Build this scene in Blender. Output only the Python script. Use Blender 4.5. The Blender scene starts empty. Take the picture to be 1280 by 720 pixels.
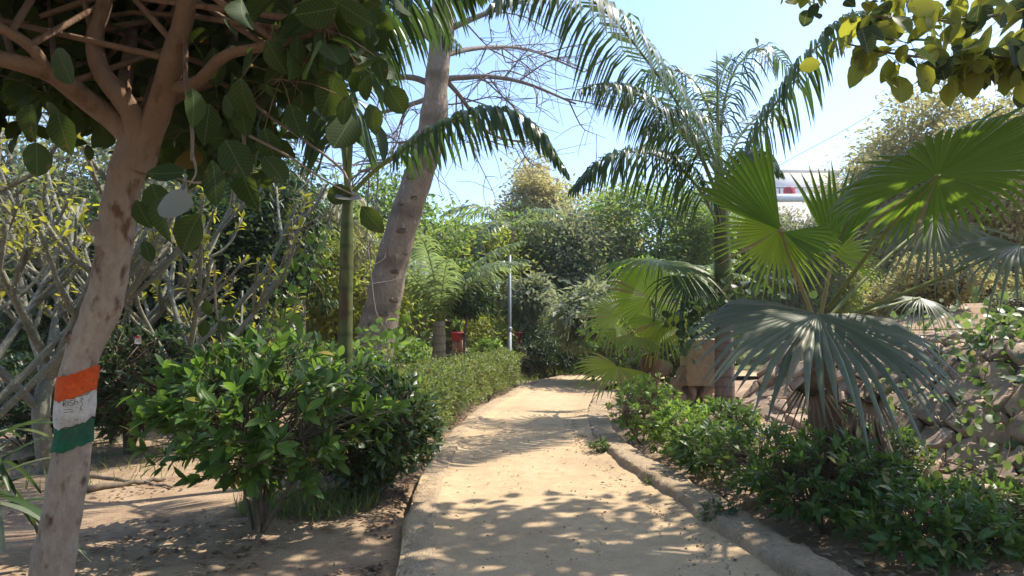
import bpy, bmesh, math
import numpy as np
from mathutils import Vector, Matrix, Quaternion

scn = bpy.context.scene
C = scn.collection
rad = math.radians

# ------------------------------------------------------------------ camera
F = 860.0                       # focal length in photograph pixels (1280 wide)
EYE = np.array((0.0, 0.0, 1.5))
PITCH = rad(3.0)
cam_d = bpy.data.cameras.new('camera')
cam_d.sensor_width = 36.0
cam_d.lens = 36.0 * F / 1280.0
cam_d.clip_start = 0.05
cam_d.clip_end = 2000.0
cam = bpy.data.objects.new('camera', cam_d)
C.objects.link(cam)
cam.location = EYE
cam.rotation_euler = (rad(90) + PITCH, 0, 0)
scn.camera = cam

# ------------------------------------------------------------------ light
SUN_AZ = rad(66)                # clockwise from the view direction (+Y)
SUN_EL = rad(56)
world = bpy.data.worlds.new('World')
scn.world = world
world.use_nodes = True
wn = world.node_tree
bg = wn.nodes['Background']
sky = wn.nodes.new('ShaderNodeTexSky')
sky.sky_type = 'NISHITA'
sky.sun_disc = False
sky.sun_elevation = SUN_EL
sky.sun_rotation = SUN_AZ
sky.air_density = 1.0
sky.dust_density = 1.2
sky.ozone_density = 5.0
wn.links.new(sky.outputs[0], bg.inputs[0])
bg.inputs[1].default_value = 0.15
sd = bpy.data.lights.new('sun', 'SUN')
sd.energy = 3.5
sd.angle = rad(0.53)
sd.color = (1.0, 0.93, 0.80)
sun = bpy.data.objects.new('sun', sd)
C.objects.link(sun)
tosun = Vector((math.sin(SUN_AZ) * math.cos(SUN_EL), math.cos(SUN_AZ) * math.cos(SUN_EL), math.sin(SUN_EL)))
sun.rotation_euler = tosun.to_track_quat('Z', 'Y').to_euler()
sun.location = tosun * 60
scn.view_settings.view_transform = 'Standard'
scn.view_settings.look = 'None'
scn.view_settings.gamma = 1.0
scn.view_settings.exposure = 1.2
scn.view_settings.use_curve_mapping = False
scn.cycles.max_bounces = 7
scn.cycles.transparent_max_bounces = 4
scn.cycles.transmission_bounces = 4
scn.cycles.sample_clamp_indirect = 4.0

# ------------------------------------------------------------------ helpers
def nrm(a):
    a = np.asarray(a, float)
    return a / np.maximum(np.linalg.norm(a, axis=-1, keepdims=True), 1e-9)

_cp, _sp = math.cos(PITCH), math.sin(PITCH)
def P(px, py, Y):
    """the point at distance Y ahead that the photograph shows at pixel (px, py)"""
    dx, dy = (px - 640) / F, (360 - py) / F
    d = np.array((dx, _cp - dy * _sp, _sp + dy * _cp))
    return EYE + d * (Y / d[1])
def PL(l):
    return np.array([P(*a) for a in l])
def G(px, py, z=0.0):
    dx, dy = (px - 640) / F, (360 - py) / F
    d = np.array((dx, _cp - dy * _sp, _sp + dy * _cp))
    return EYE + d * ((z - EYE[2]) / d[2])
def topx(p):
    q = np.asarray(p) - EYE
    f = q[..., 1] * _cp + q[..., 2] * _sp
    u = -q[..., 1] * _sp + q[..., 2] * _cp
    return 640 + F * q[..., 0] / f, 360 - F * u / f, f

_rn = np.random.default_rng(99)
_LAT = _rn.random((64, 64))
def vnoise(x, y):
    xi, yi = np.floor(x).astype(int), np.floor(y).astype(int)
    fx, fy = x - xi, y - yi
    fx, fy = fx * fx * (3 - 2 * fx), fy * fy * (3 - 2 * fy)
    a, b = _LAT[xi % 64, yi % 64], _LAT[(xi + 1) % 64, yi % 64]
    c, d = _LAT[xi % 64, (yi + 1) % 64], _LAT[(xi + 1) % 64, (yi + 1) % 64]
    return (a * (1 - fx) + b * fx) * (1 - fy) + (c * (1 - fx) + d * fx) * fy - 0.5
def fbm(x, y, o=4):
    s, a = 0, 1.0
    for k in range(o):
        s = s + a * vnoise(x * 2 ** k + 7.3 * k, y * 2 ** k + 3.1 * k)
        a *= 0.5
    return s
def sstep(a, b, x):
    t = np.clip((x - a) / (b - a), 0, 1)
    return t * t * (3 - 2 * t)

def curve(pts, n=40):
    """Catmull-Rom through pts, resampled to n points evenly along its length"""
    p = np.asarray(pts, float)
    if len(p) == 2:
        t = np.linspace(0, 1, n)[:, None]
        return p[0] * (1 - t) + p[1] * t
    q = np.vstack([2 * p[0] - p[1], p, 2 * p[-1] - p[-2]])
    out = []
    for i in range(len(p) - 1):
        t = np.linspace(0, 1, 12, endpoint=False)[:, None]
        a, b, c, d = q[i], q[i + 1], q[i + 2], q[i + 3]
        out.append(0.5 * (2 * b + (c - a) * t + (2 * a - 5 * b + 4 * c - d) * t ** 2 + (3 * b - a - 3 * c + d) * t ** 3))
    out.append(p[-1:])
    out = np.vstack(out)
    s = np.r_[0, np.cumsum(np.linalg.norm(np.diff(out, axis=0), axis=1))]
    u = np.linspace(0, s[-1], n)
    return np.stack([np.interp(u, s, out[:, k]) for k in range(out.shape[1])], 1)

class MB:
    """collects faces, then links them as one mesh object"""
    def __init__(self):
        self.v, self.q, self.t, self.n = [], [], [], 0
    def add(self, V, quads=None, tris=None):
        V = np.asarray(V, float).reshape(-1, 3)
        if quads is not None and len(quads): self.q.append(np.asarray(quads, int).reshape(-1, 4) + self.n)
        if tris is not None and len(tris): self.t.append(np.asarray(tris, int).reshape(-1, 3) + self.n)
        self.v.append(V); self.n += len(V)
        return self
    def verts(self): return np.vstack(self.v) if self.v else np.zeros((0, 3))
    def mesh(self, name, mat, origin=(0, 0, 0), smooth=True):
        V = self.verts() - np.asarray(origin, float)
        q = np.vstack(self.q) if self.q else np.zeros((0, 4), int)
        t = np.vstack(self.t) if self.t else np.zeros((0, 3), int)
        me = bpy.data.meshes.new(name)
        me.vertices.add(len(V)); me.vertices.foreach_set('co', V.astype(np.float32).ravel())
        me.loops.add(q.size + t.size)
        me.loops.foreach_set('vertex_index', np.r_[q.ravel(), t.ravel()].astype(np.int32))
        nf = len(q) + len(t)
        me.polygons.add(nf)
        ls = np.r_[np.arange(len(q)) * 4, q.size + np.arange(len(t)) * 3].astype(np.int32)
        me.polygons.foreach_set('loop_start', ls)
        if smooth: me.polygons.foreach_set('use_smooth', np.ones(nf, bool))
        me.update(calc_edges=True)
        if mat: me.materials.append(mat)
        return me
    def build(self, name, mat, parent=None, origin=None, smooth=True, stuff=False):
        if origin is None: origin = worldpos(parent) if parent else (0, 0, 0)
        o = bpy.data.objects.new(name, self.mesh(name, mat, origin, smooth))
        C.objects.link(o)
        if parent: o.parent = parent
        else: o.location = origin
        if stuff: o['kind'] = 'stuff'
        return o

def worldpos(o):
    p = np.zeros(3)
    while o is not None:
        p = p + np.array(o.location); o = o.parent
    return p
def thing(name, label, cat, loc=(0, 0, 0), group=None):
    o = bpy.data.objects.new(name, None)
    o.empty_display_size = 0.1
    C.objects.link(o); o.location = loc
    return tag(o, label, cat, group)
def tag(o, label, cat, group=None, kind=None):
    if label: o['label'] = label
    if cat: o['category'] = cat
    if group: o['group'] = group
    if kind: o['kind'] = kind
    return o
def dup(root, loc, rz=0.0, sc=1.0, label=None):
    """a copy of a thing with copies of its parts and their sub-parts (mesh data shared)"""
    r = root.copy(); C.objects.link(r)
    r.location = loc; r.rotation_euler = (0, 0, rz); r.scale = (sc, sc, sc)
    if label: r['label'] = label
    for ch in list(root.children):
        c = ch.copy(); C.objects.link(c); c.parent = r
        for g in list(ch.children):
            d = g.copy(); C.objects.link(d); d.parent = c
    return r

def tubes(mb, PT, R, k=6, lump=0.0, rng=None):
    """PT (n,m,3) polylines, R (n,m) radii"""
    PT = np.asarray(PT, float); R = np.asarray(R, float)
    if PT.ndim == 2: PT, R = PT[None], R[None]
    n, m, _ = PT.shape
    T = nrm(np.gradient(PT, axis=1))
    d = nrm(PT[:, -1] - PT[:, 0])
    ref = np.eye(3)[np.argmin(np.abs(d), axis=1)][:, None, :]
    U = nrm(np.cross(T, ref)); W = np.cross(T, U)
    a = np.arange(k) * 2 * math.pi / k
    rr = R[..., None] * np.ones(k)
    if lump and rng is not None:
        rr = rr * (1 + lump * (rng.random(rr.shape) - .5))
    V = PT[:, :, None, :] + rr[..., None] * (np.cos(a)[:, None] * U[:, :, None, :] + np.sin(a)[:, None] * W[:, :, None, :])
    V = np.concatenate([V.reshape(n, m * k, 3), PT[:, -1:, :]], axis=1)
    i, j = np.meshgrid(np.arange(m - 1), np.arange(k), indexing='ij')
    q = np.stack([i * k + j, i * k + (j + 1) % k, (i + 1) * k + (j + 1) % k, (i + 1) * k + j], -1).reshape(-1, 4)
    t = np.array([((m - 1) * k + x, (m - 1) * k + (x + 1) % k, m * k) for x in range(k)])
    off = (np.arange(n) * (m * k + 1))[:, None, None]
    mb.add(V.reshape(-1, 3), (q[None] + off).reshape(-1, 4), (t[None] + off).reshape(-1, 3))

def box(mb, lo, hi, bev=0.0):
    x0, y0, z0 = lo; x1, y1, z1 = hi
    V = [(x0, y0, z0), (x1, y0, z0), (x1, y1, z0), (x0, y1, z0), (x0, y0, z1), (x1, y0, z1), (x1, y1, z1), (x0, y1, z1)]
    mb.add(V, [(0, 3, 2, 1), (4, 5, 6, 7), (0, 1, 5, 4), (1, 2, 6, 5), (2, 3, 7, 6), (3, 0, 4, 7)])

# leaf templates: axis along +Y, face towards +Z, length 1
class Tpl:
    def __init__(s, V, q=(), t=()): s.V, s.q, s.t = np.array(V, float), np.array(q, int).reshape(-1, 4), np.array(t, int).reshape(-1, 3)
def leaf_tpl(w=0.45, fold=0.12, droop=0.15, prof=((.0, .06), (.18, .62), (.42, 1.0), (.68, .85), (.88, .45), (1.0, .03)), stalk=0.0):
    V, q = [], []
    for (y, a) in prof:
        x = a * w / 2
        z = -droop * y * y
        V += [(-x, y + stalk, z + fold * a * w), (0, y + stalk, z), (x, y + stalk, z + fold * a * w)]
    for i in range(len(prof) - 1):
        b = 3 * i
        q += [(b, b + 1, b + 4, b + 3), (b + 1, b + 2, b + 5, b + 4)]
    return Tpl(V, q)
T_OVAL = leaf_tpl()
T_ROUND = leaf_tpl(w=0.78, fold=0.10, droop=0.12, prof=((0, .08), (.12, .6), (.4, 1.0), (.7, .92), (.9, .55), (1, .05)))
T_LANCE = leaf_tpl(w=0.26, fold=0.2, droop=0.22)
T_OBOV = leaf_tpl(w=0.38, fold=0.15, droop=0.1, prof=((0, .08), (.3, .45), (.65, 1.0), (.88, .8), (1, .15)))
T_MID = Tpl([(0, 0, 0), (-.22, .4, .05), (0, .45, 0), (.22, .4, .05), (0, 1, -.12)], [], [(0, 2, 1), (0, 3, 2), (1, 2, 4), (2, 3, 4)])
T_DIA = Tpl([(0, 0, 0), (-.26, .5, .06), (0, 1, -.08), (.26, .5, .06)], [], [(0, 2, 1), (0, 3, 2)])
T_NARROW = Tpl([(0, 0, 0), (-.12, .4, .03), (0, 1, -.15), (.12, .4, .03)], [], [(0, 2, 1), (0, 3, 2)])
T_BLADE = Tpl([(-.03, 0, 0), (.03, 0, 0), (-.022, .5, -.02), (.022, .5, -.02), (0, 1, -.18)], [(0, 1, 3, 2)], [(2, 3, 4)])

def frames(D, N, S):
    """rotation*scale matrices (n,3,3) that take a leaf template to axis D, face N, length S"""
    D = nrm(D); X = nrm(np.cross(D, N)); Z = np.cross(X, D)
    return np.stack([X, D, Z], -1) * np.asarray(S, float).reshape(-1, 1, 1)
def scatter(mb, tpl, PT, R):
    n = len(PT)
    if not n: return
    V = np.einsum('nij,vj->nvi', R, tpl.V) + PT[:, None, :]
    off = (np.arange(n) * len(tpl.V))[:, None, None]
    mb.add(V.reshape(-1, 3), (tpl.q[None] + off).reshape(-1, 4) if len(tpl.q) else None,
           (tpl.t[None] + off).reshape(-1, 3) if len(tpl.t) else None)
def tpl_mesh(tpl, name, mat):
    return MB().add(tpl.V, tpl.q, tpl.t).mesh(name, mat)
def single_leaves(parent, name, meshes, PT, R, idx):
    o0 = worldpos(parent)
    for n_, i in enumerate(idx):
        o = bpy.data.objects.new(name, meshes[n_ % len(meshes)])
        M = Matrix(R[i].tolist()).to_4x4(); M.translation = Vector((PT[i] - o0).tolist())
        o.parent = parent; o.matrix_local = M
        C.objects.link(o)
def split_largest(PT, S, k):
    """indices of the k leaves that show largest from the path, and of all others"""
    px, py, f = topx(PT)
    vis = (px > -30) & (px < 1310) & (py > -30) & (py < 750) & (f > .3)
    sc = np.where(vis, 1.0 / np.maximum(f, .3) ** 2 * np.asarray(S) , 0)
    o = np.argsort(-sc)
    return o[:k], o[k:]

# ------------------------------------------------------------------ materials
def newmat(name):
    m = bpy.data.materials.new(name); m.use_nodes = True
    nt = m.node_tree
    return m, nt, nt.nodes['Principled BSDF'], nt.nodes['Material Output']
def rgb(nt, c):
    n = nt.nodes.new('ShaderNodeRGB'); n.outputs[0].default_value = (*c, 1); return n.outputs[0]
def mix(nt, fac, a, b, mode='MIX'):
    n = nt.nodes.new('ShaderNodeMix'); n.data_type = 'RGBA'; n.blend_type = mode
    for s, v in ((n.inputs[0], fac), (n.inputs[6], a), (n.inputs[7], b)):
        if isinstance(v, (int, float)): s.default_value = v
        elif isinstance(v, tuple): s.default_value = (*v, 1)
        else: nt.links.new(v, s)
    return n.outputs[2]
def noise(nt, scale, detail=4, rough=.55, vec=None, dist=0.0):
    n = nt.nodes.new('ShaderNodeTexNoise'); n.inputs['Scale'].default_value = scale
    n.inputs['Detail'].default_value = detail; n.inputs['Roughness'].default_value = rough
    n.inputs['Distortion'].default_value = dist
    if vec is not None: nt.links.new(vec, n.inputs['Vector'])
    return n.outputs['Fac']
def ramp(nt, fac, a, b):
    n = nt.nodes.new('ShaderNodeMapRange'); n.inputs[1].default_value = a; n.inputs[2].default_value = b
    nt.links.new(fac, n.inputs[0]); return n.outputs[0]
def coords(nt, kind='Object', scale=None):
    t = nt.nodes.new('ShaderNodeTexCoord').outputs[kind]
    if scale:
        mp = nt.nodes.new('ShaderNodeMapping'); mp.inputs['Scale'].default_value = scale
        nt.links.new(t, mp.inputs[0]); t = mp.outputs[0]
    return t
def bump(nt, b, h, strength, dist):
    n = nt.nodes.new('ShaderNodeBump'); n.inputs['Strength'].default_value = strength
    n.inputs['Distance'].default_value = dist
    nt.links.new(h, n.inputs['Height']); nt.links.new(n.outputs[0], b.inputs['Normal'])

def leaf_mat(name, c1, c2, tr, trans=0.35, rough=0.45, odd=None, oddp=0.06, spec=0.4, veins=False):
    """c1..c2 vary from leaf to leaf; tr is what the light turns to inside the leaf"""
    m, nt, b, out = newmat(name)
    g = nt.nodes.new('ShaderNodeNewGeometry'); oi = nt.nodes.new('ShaderNodeObjectInfo')
    a = nt.nodes.new('ShaderNodeMath'); a.operation = 'ADD'
    nt.links.new(g.outputs['Random Per Island'], a.inputs[0]); nt.links.new(oi.outputs['Random'], a.inputs[1])
    fr = nt.nodes.new('ShaderNodeMath'); fr.operation = 'FRACT'; nt.links.new(a.outputs[0], fr.inputs[0])
    r = fr.outputs[0]
    col = mix(nt, r, c1, c2)
    tcol = mix(nt, r, tuple(x * .8 for x in tr), tr)
    if odd:
        gt = nt.nodes.new('ShaderNodeMath'); gt.operation = 'LESS_THAN'; gt.inputs[1].default_value = oddp
        m2 = nt.nodes.new('ShaderNodeMath'); m2.operation = 'MULTIPLY'; m2.inputs[1].default_value = 7.31
        f2 = nt.nodes.new('ShaderNodeMath'); f2.operation = 'FRACT'
        nt.links.new(r, m2.inputs[0]); nt.links.new(m2.outputs[0], f2.inputs[0]); nt.links.new(f2.outputs[0], gt.inputs[0])
        col = mix(nt, gt.outputs[0], col, odd); tcol = mix(nt, gt.outputs[0], tcol, tuple(min(1, x * 1.6) for x in odd))
    nz = noise(nt, 30, 3, vec=coords(nt))
    col = mix(nt, ramp(nt, nz, .3, .8), col, mix(nt, .35, col, tuple(x * .5 for x in c1)))
    if veins:
        def mth(op, a_, b_=None):
            n = nt.nodes.new('ShaderNodeMath'); n.operation = op
            for k, v in enumerate((a_, b_)):
                if v is None: continue
                if isinstance(v, (int, float)): n.inputs[k].default_value = v
                else: nt.links.new(v, n.inputs[k])
            return n.outputs[0]
        sp_ = nt.nodes.new('ShaderNodeSeparateXYZ'); nt.links.new(coords(nt), sp_.inputs[0])
        ax = mth('ABSOLUTE', sp_.outputs['X'])
        rib = mth('LESS_THAN', ax, .014)
        ph = mth('MULTIPLY', mth('SUBTRACT', sp_.outputs['Y'], mth('MULTIPLY', ax, .75)), 62.0)
        side = mth('MULTIPLY', mth('GREATER_THAN', mth('SINE', ph), .86), .55)
        vf = mth('MAXIMUM', rib, side)
        col = mix(nt, mth('MULTIPLY', vf, .55), col, tuple(min(1, x * 2.2 + .05) for x in c2))
        tcol = mix(nt, mth('MULTIPLY', vf, .5), tcol, tuple(x * .45 for x in tr))
        # browned and spotted patches, different on every leaf
        cb = nt.nodes.new('ShaderNodeVectorMath'); cb.operation = 'ADD'; nt.links.new(coords(nt), cb.inputs[0])
        sc_ = nt.nodes.new('ShaderNodeVectorMath'); sc_.operation = 'SCALE'; sc_.inputs[0].default_value = (37, 11, 23); nt.links.new(oi.outputs['Random'], sc_.inputs['Scale']); nt.links.new(sc_.outputs[0], cb.inputs[1])
        bl = ramp(nt, noise(nt, 3.2, 5, .65, cb.outputs[0]), .62, .70)
        col = mix(nt, bl, col, (.16, .10, .04)); tcol = mix(nt, bl, tcol, (.22, .13, .03))
        bump(nt, b, vf, .35, .01)
    nt.links.new(col, b.inputs['Base Color'])
    b.inputs['Roughness'].default_value = rough
    b.inputs['Specular IOR Level'].default_value = spec
    tb = nt.nodes.new('ShaderNodeBsdfTranslucent'); nt.links.new(tcol, tb.inputs[0])
    ms = nt.nodes.new('ShaderNodeMixShader'); ms.inputs[0].default_value = trans
    nt.links.new(b.outputs[0], ms.inputs[1]); nt.links.new(tb.outputs[0], ms.inputs[2])
    nt.links.new(ms.outputs[0], out.inputs[0])
    return m
def bark_mat(name, c1, c2, spot=None, scale=(9, 9, 3), rough=.85, bs=.5, bd=.02, spots=(.62, .7), ring=None, upper=None, uz=(1.75, 2.35)):
    m, nt, b, out = newmat(name)
    v = coords(nt, 'Object', scale)
    n1 = noise(nt, 1.0, 6, .6, v); n2 = noise(nt, 5.0, 4, .6, v)
    col = mix(nt, ramp(nt, n1, .3, .7), c1, c2)
    col = mix(nt, ramp(nt, n2, .35, .75), col, mix(nt, .5, col, tuple(x * .55 for x in c1)))
    h = n2
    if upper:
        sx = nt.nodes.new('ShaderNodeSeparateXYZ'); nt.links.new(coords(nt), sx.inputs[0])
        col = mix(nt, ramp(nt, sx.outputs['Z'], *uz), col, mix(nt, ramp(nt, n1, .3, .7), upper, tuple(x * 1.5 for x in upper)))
    if spot:
        s = noise(nt, 1.8, 3, .5, v)
        col = mix(nt, ramp(nt, s, *spots), col, spot)
    if ring:
        w = nt.nodes.new('ShaderNodeTexWave'); w.bands_direction = 'Z'; w.inputs['Scale'].default_value = ring
        w.inputs['Distortion'].default_value = 2.5; w.inputs['Detail'].default_value = 2
        nt.links.new(coords(nt), w.inputs[0])
        col = mix(nt, ramp(nt, w.outputs['Fac'], .75, 1.0), col, mix(nt, .5, col, tuple(x * .45 for x in c1)))
    nt.links.new(col, b.inputs['Base Color']); b.inputs['Roughness'].default_value = rough
    b.inputs['Specular IOR Level'].default_value = .2
    bump(nt, b, h, bs, bd)
    return m
def plain_mat(name, c1, c2, scale=6, rough=.8, bs=.3, bd=.01, metal=0, c3=None, grit=0):
    m, nt, b, out = newmat(name)
    v = coords(nt)
    n1 = noise(nt, scale, 6, .6, v); n2 = noise(nt, scale * 6, 4, .6, v)
    col = mix(nt, ramp(nt, n1, .3, .7), c1, c2)
    if c3: col = mix(nt, ramp(nt, noise(nt, scale * .35, 4, .6, v), .5, .68), col, c3)
    col = mix(nt, ramp(nt, n2, .4, .8), col, mix(nt, .4, col, tuple(x * .5 for x in c1)))
    if grit:
        n3 = noise(nt, grit, 3, .7, v); n4 = noise(nt, grit * .3, 3, .6, v)
        col = mix(nt, ramp(nt, n3, .55, .72), col, mix(nt, .55, col, tuple(x * .35 for x in c1)))
        col = mix(nt, ramp(nt, n3, .42, .28), col, mix(nt, .5, col, tuple(min(1, x * 1.5) for x in c2)))
        ad = nt.nodes.new('ShaderNodeMath'); ad.operation = 'ADD'; nt.links.new(n2, ad.inputs[0]); nt.links.new(n3, ad.inputs[1]); n2 = ad.outputs[0]
        col = mix(nt, ramp(nt, n4, .58, .72), col, mix(nt, .35, col, tuple(x * .5 for x in c1)))
    nt.links.new(col, b.inputs['Base Color']); b.inputs['Roughness'].default_value = rough
    b.inputs['Metallic'].default_value = metal; b.inputs['Specular IOR Level'].default_value = .25
    bump(nt, b, n2, bs, bd)
    return m

M = dict(
    dirt=None,
    soil=plain_mat('dark_soil', (.085, .06, .042), (.14, .10, .07), 8, .95, .6, .02),
    path=plain_mat('path_sand', (.485, .345, .203), (.575, .42, .255), 1.1, .95, .6, .014, c3=(.39, .27, .165), grit=85),
    kerb=plain_mat('kerb_concrete', (.43, .315, .20), (.53, .395, .26), 2.5, .95, 1.0, .02, c3=(.32, .235, .155), grit=60),
    stone=None,
    figleaf=leaf_mat('fig_leaf', (.020, .038, .012), (.042, .064, .018), (.16, .23, .03), .22, .60, odd=(.20, .13, .03), oddp=.012, spec=.14),
    figleaf_back=leaf_mat('pale_leaf', (.22, .215, .175), (.27, .26, .22), (.2, .2, .1), .15, .5),
    seagrape=leaf_mat('sunlit_leaf', (.09, .125, .03), (.16, .18, .04), (.78, .78, .09), .52, .5, odd=(.035, .055, .02), oddp=.22, spec=.25),
    bush=leaf_mat('bush_leaf', (.040, .085, .020), (.085, .145, .034), (.25, .42, .06), .40, .42, odd=(.34, .28, .06), oddp=.03),
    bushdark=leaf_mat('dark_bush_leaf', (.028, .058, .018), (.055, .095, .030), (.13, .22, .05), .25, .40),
    shrub=leaf_mat('shrub_leaf', (.045, .095, .022), (.085, .15, .035), (.24, .40, .06), .33, .42, odd=(.30, .26, .10), oddp=.04),
    lime=leaf_mat('lime_shrub_leaf', (.10, .19, .03), (.16, .26, .05), (.40, .60, .08), .38, .45),
    hedge=leaf_mat('hedge_leaf', (.070, .100, .028), (.145, .175, .052), (.34, .44, .08), .36, .5, odd=(.22, .15, .06), oddp=.06),
    euph=leaf_mat('euphorbia_leaf', (.20, .21, .03), (.32, .30, .04), (.70, .66, .06), .45, .45),
    euphstem=bark_mat('euphorbia_stem', (.17, .165, .12), (.28, .27, .205), (.40, .37, .31), (14, 14, 14), .7, .6, .01),
    palm=leaf_mat('palm_leaflet', (.030, .060, .022), (.060, .100, .032), (.15, .26, .05), .25, .36),
    palmgrey=leaf_mat('palm_leaflet_grey', (.095, .13, .065), (.16, .20, .10), (.36, .48, .14), .38, .36),
    palmpale=leaf_mat('palm_leaflet_pale', (.24, .24, .13), (.36, .34, .20), (.5, .48, .2), .35, .5),
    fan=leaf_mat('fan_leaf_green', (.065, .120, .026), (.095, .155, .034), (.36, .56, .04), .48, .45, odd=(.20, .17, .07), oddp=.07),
    fanlit=leaf_mat('fan_leaf_backlit', (.10, .16, .028), (.15, .21, .038), (.58, .80, .06), .5, .45, odd=(.26, .21, .08), oddp=.06),  # brighter copy of the fan green, with the backlight put into its colour
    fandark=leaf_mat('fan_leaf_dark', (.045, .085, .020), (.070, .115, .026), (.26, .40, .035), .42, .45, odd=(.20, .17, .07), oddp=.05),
    fanblue=leaf_mat('fan_leaf_bluegrey', (.105, .128, .080), (.20, .215, .150), (.22, .28, .08), .18, .48, odd=(.27, .23, .14), oddp=.06),
    fangrey=leaf_mat('fan_leaf_grey', (.15, .18, .12), (.22, .25, .17), (.30, .36, .14), .25, .45),
    fandead=leaf_mat('dead_fan_leaf', (.20, .14, .085), (.33, .25, .16), (.3, .2, .1), .2, .7),
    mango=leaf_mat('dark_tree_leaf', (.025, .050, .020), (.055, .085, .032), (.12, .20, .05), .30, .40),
    tree1=leaf_mat('tree_leaf_mid', (.060, .105, .025), (.125, .18, .045), (.34, .50, .08), .42, .45),
    tree2=leaf_mat('tree_leaf_yellowgreen', (.115, .15, .03), (.20, .215, .05), (.55, .60, .09), .45, .45),
    tree3=leaf_mat('tree_leaf_grey', (.13, .15, .09), (.23, .25, .155), (.42, .46, .2), .40, .5),
    autumn=leaf_mat('tree_leaf_yellow', (.30, .26, .10), (.42, .36, .16), (.70, .62, .24), .45, .55),
    dry=leaf_mat('dry_brush_leaf', (.22, .20, .08), (.35, .315, .14), (.58, .53, .20), .42, .7),
    ivy=leaf_mat('ivy_leaf', (.07, .12, .04), (.14, .19, .08), (.32, .45, .1), .33, .45),
    grass=leaf_mat('grass_blade', (.10, .14, .035), (.20, .23, .07), (.36, .44, .10), .4, .5),
    weed=leaf_mat('weed_leaf', (.05, .09, .04), (.10, .14, .06), (.2, .3, .08), .3, .5),
    litter=leaf_mat('fallen_leaf', (.10, .06, .035), (.34, .23, .14), (.3, .2, .1), .15, .75),
    litterpale=leaf_mat('pale_fallen_leaf', (.45, .32, .20), (.62, .47, .31), (.4, .3, .15), .15, .75),
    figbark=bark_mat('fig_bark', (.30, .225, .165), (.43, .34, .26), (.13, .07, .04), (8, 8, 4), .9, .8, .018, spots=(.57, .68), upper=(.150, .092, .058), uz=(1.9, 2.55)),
    limbbark=bark_mat('fig_limb_bark', (.24, .165, .11), (.34, .25, .175), (.12, .06, .03), (7, 7, 4), .85, .5, .01),
    cotton=bark_mat('leaning_bark', (.27, .205, .15), (.39, .31, .24), (.47, .39, .31), (5, 5, 3), .88, .7, .03, ring=.45),
    barebark=bark_mat('bare_twig_bark', (.22, .175, .15), (.33, .27, .23), None, (6, 6, 3), .85),
    treebark=bark_mat('tree_bark', (.14, .11, .08), (.25, .20, .15), None, (6, 6, 2), .9),
    stem=bark_mat('stem_bark', (.10, .075, .05), (.19, .15, .10), None, (14, 14, 6), .9),
    greenpalm=bark_mat('green_palm_stem', (.075, .095, .03), (.14, .15, .05), (.11, .05, .025), (5, 5, 1.6), .55, .2, .006, spots=(.55, .66), ring=1.4),
    purplepalm=bark_mat('brown_palm_stem', (.17, .125, .11), (.25, .19, .165), None, (7, 7, 2), .85, .4, .01, ring=2.2),
    paletrunk=bark_mat('pale_palm_trunk', (.26, .19, .12), (.40, .31, .20), (.14, .09, .05), (8, 8, 2), .9, .6, .02, ring=1.8),
    fibre=bark_mat('palm_fibre', (.15, .085, .05), (.27, .17, .10), None, (20, 20, 5), .95, .8, .02),
    petiole=bark_mat('petiole_green', (.16, .19, .05), (.26, .27, .08), None, (5, 5, 5), .5, .1, .003),
    petioletan=bark_mat('petiole_tan', (.30, .24, .10), (.44, .36, .16), None, (5, 5, 5), .6, .1, .003),
    metal=plain_mat('galvanised_metal', (.22, .225, .23), (.30, .305, .31), 5, .6, .1, .003, metal=.5),
    darkmetal=plain_mat('dark_metal', (.05, .05, .05), (.08, .08, .075), 6, .5, .1, .003),
    red=plain_mat('red_paint', (.42, .04, .055), (.52, .065, .08), 5, .55, .1, .004),
    brick=plain_mat('brick_red', (.30, .13, .08), (.40, .19, .12), 9, .9, .5, .01),
    orange=plain_mat('orange_band', (.62, .075, .012), (.72, .11, .02), 14, .8, .9, .008, c3=(.42, .075, .03), grit=30),
    white=plain_mat('white_band', (.56, .50, .44), (.66, .60, .53), 14, .8, .9, .008, c3=(.40, .32, .26), grit=30),
    green=plain_mat('green_band', (.012, .095, .045), (.02, .135, .065), 14, .8, .9, .008, c3=(.05, .085, .05), grit=30),
    ink=plain_mat('dark_ink', (.07, .055, .05), (.12, .1, .09), 30, .8, .1, .002),
    housewall=plain_mat('white_plaster', (.74, .72, .70), (.80, .78, .76), 1.5, .85, .2, .01),
    housepink=plain_mat('pink_plaster', (.70, .60, .55), (.76, .67, .62), 1.5, .85, .2, .01),
    glass=plain_mat('dark_glazing', (.05, .055, .06), (.07, .075, .08), 2, .15, .02, .001),
    paper=plain_mat('paper', (.70, .60, .52), (.78, .68, .6), 8, .8, .1, .002),
)
M['figleaf_single'] = leaf_mat('veined_fig_leaf', (.020, .038, .012), (.042, .064, .018), (.16, .23, .03), .22, .60, odd=(.20, .13, .03), oddp=.012, spec=.14, veins=True)
M['figleaf_back_single'] = leaf_mat('veined_pale_leaf', (.30, .30, .25), (.36, .35, .30), (.2, .2, .1), .15, .5, veins=True)
M['seagrape_single'] = leaf_mat('veined_sunlit_leaf', (.09, .125, .03), (.16, .18, .04), (.60, .60, .06), .45, .5, odd=(.035, .055, .02), oddp=.22, spec=.25, veins=True)
M['bush_single'] = leaf_mat('veined_bush_leaf', (.050, .105, .020), (.105, .19, .036), (.30, .52, .06), .40, .40, veins=True)
M['bushdark_single'] = leaf_mat('veined_dark_bush_leaf', (.028, .058, .018), (.055, .095, .030), (.13, .22, .05), .25, .40, veins=True)
M['shrub_single'] = leaf_mat('veined_shrub_leaf', (.045, .095, .022), (.085, .15, .035), (.24, .40, .06), .33, .42, odd=(.30, .26, .10), oddp=.04, veins=True)
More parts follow.
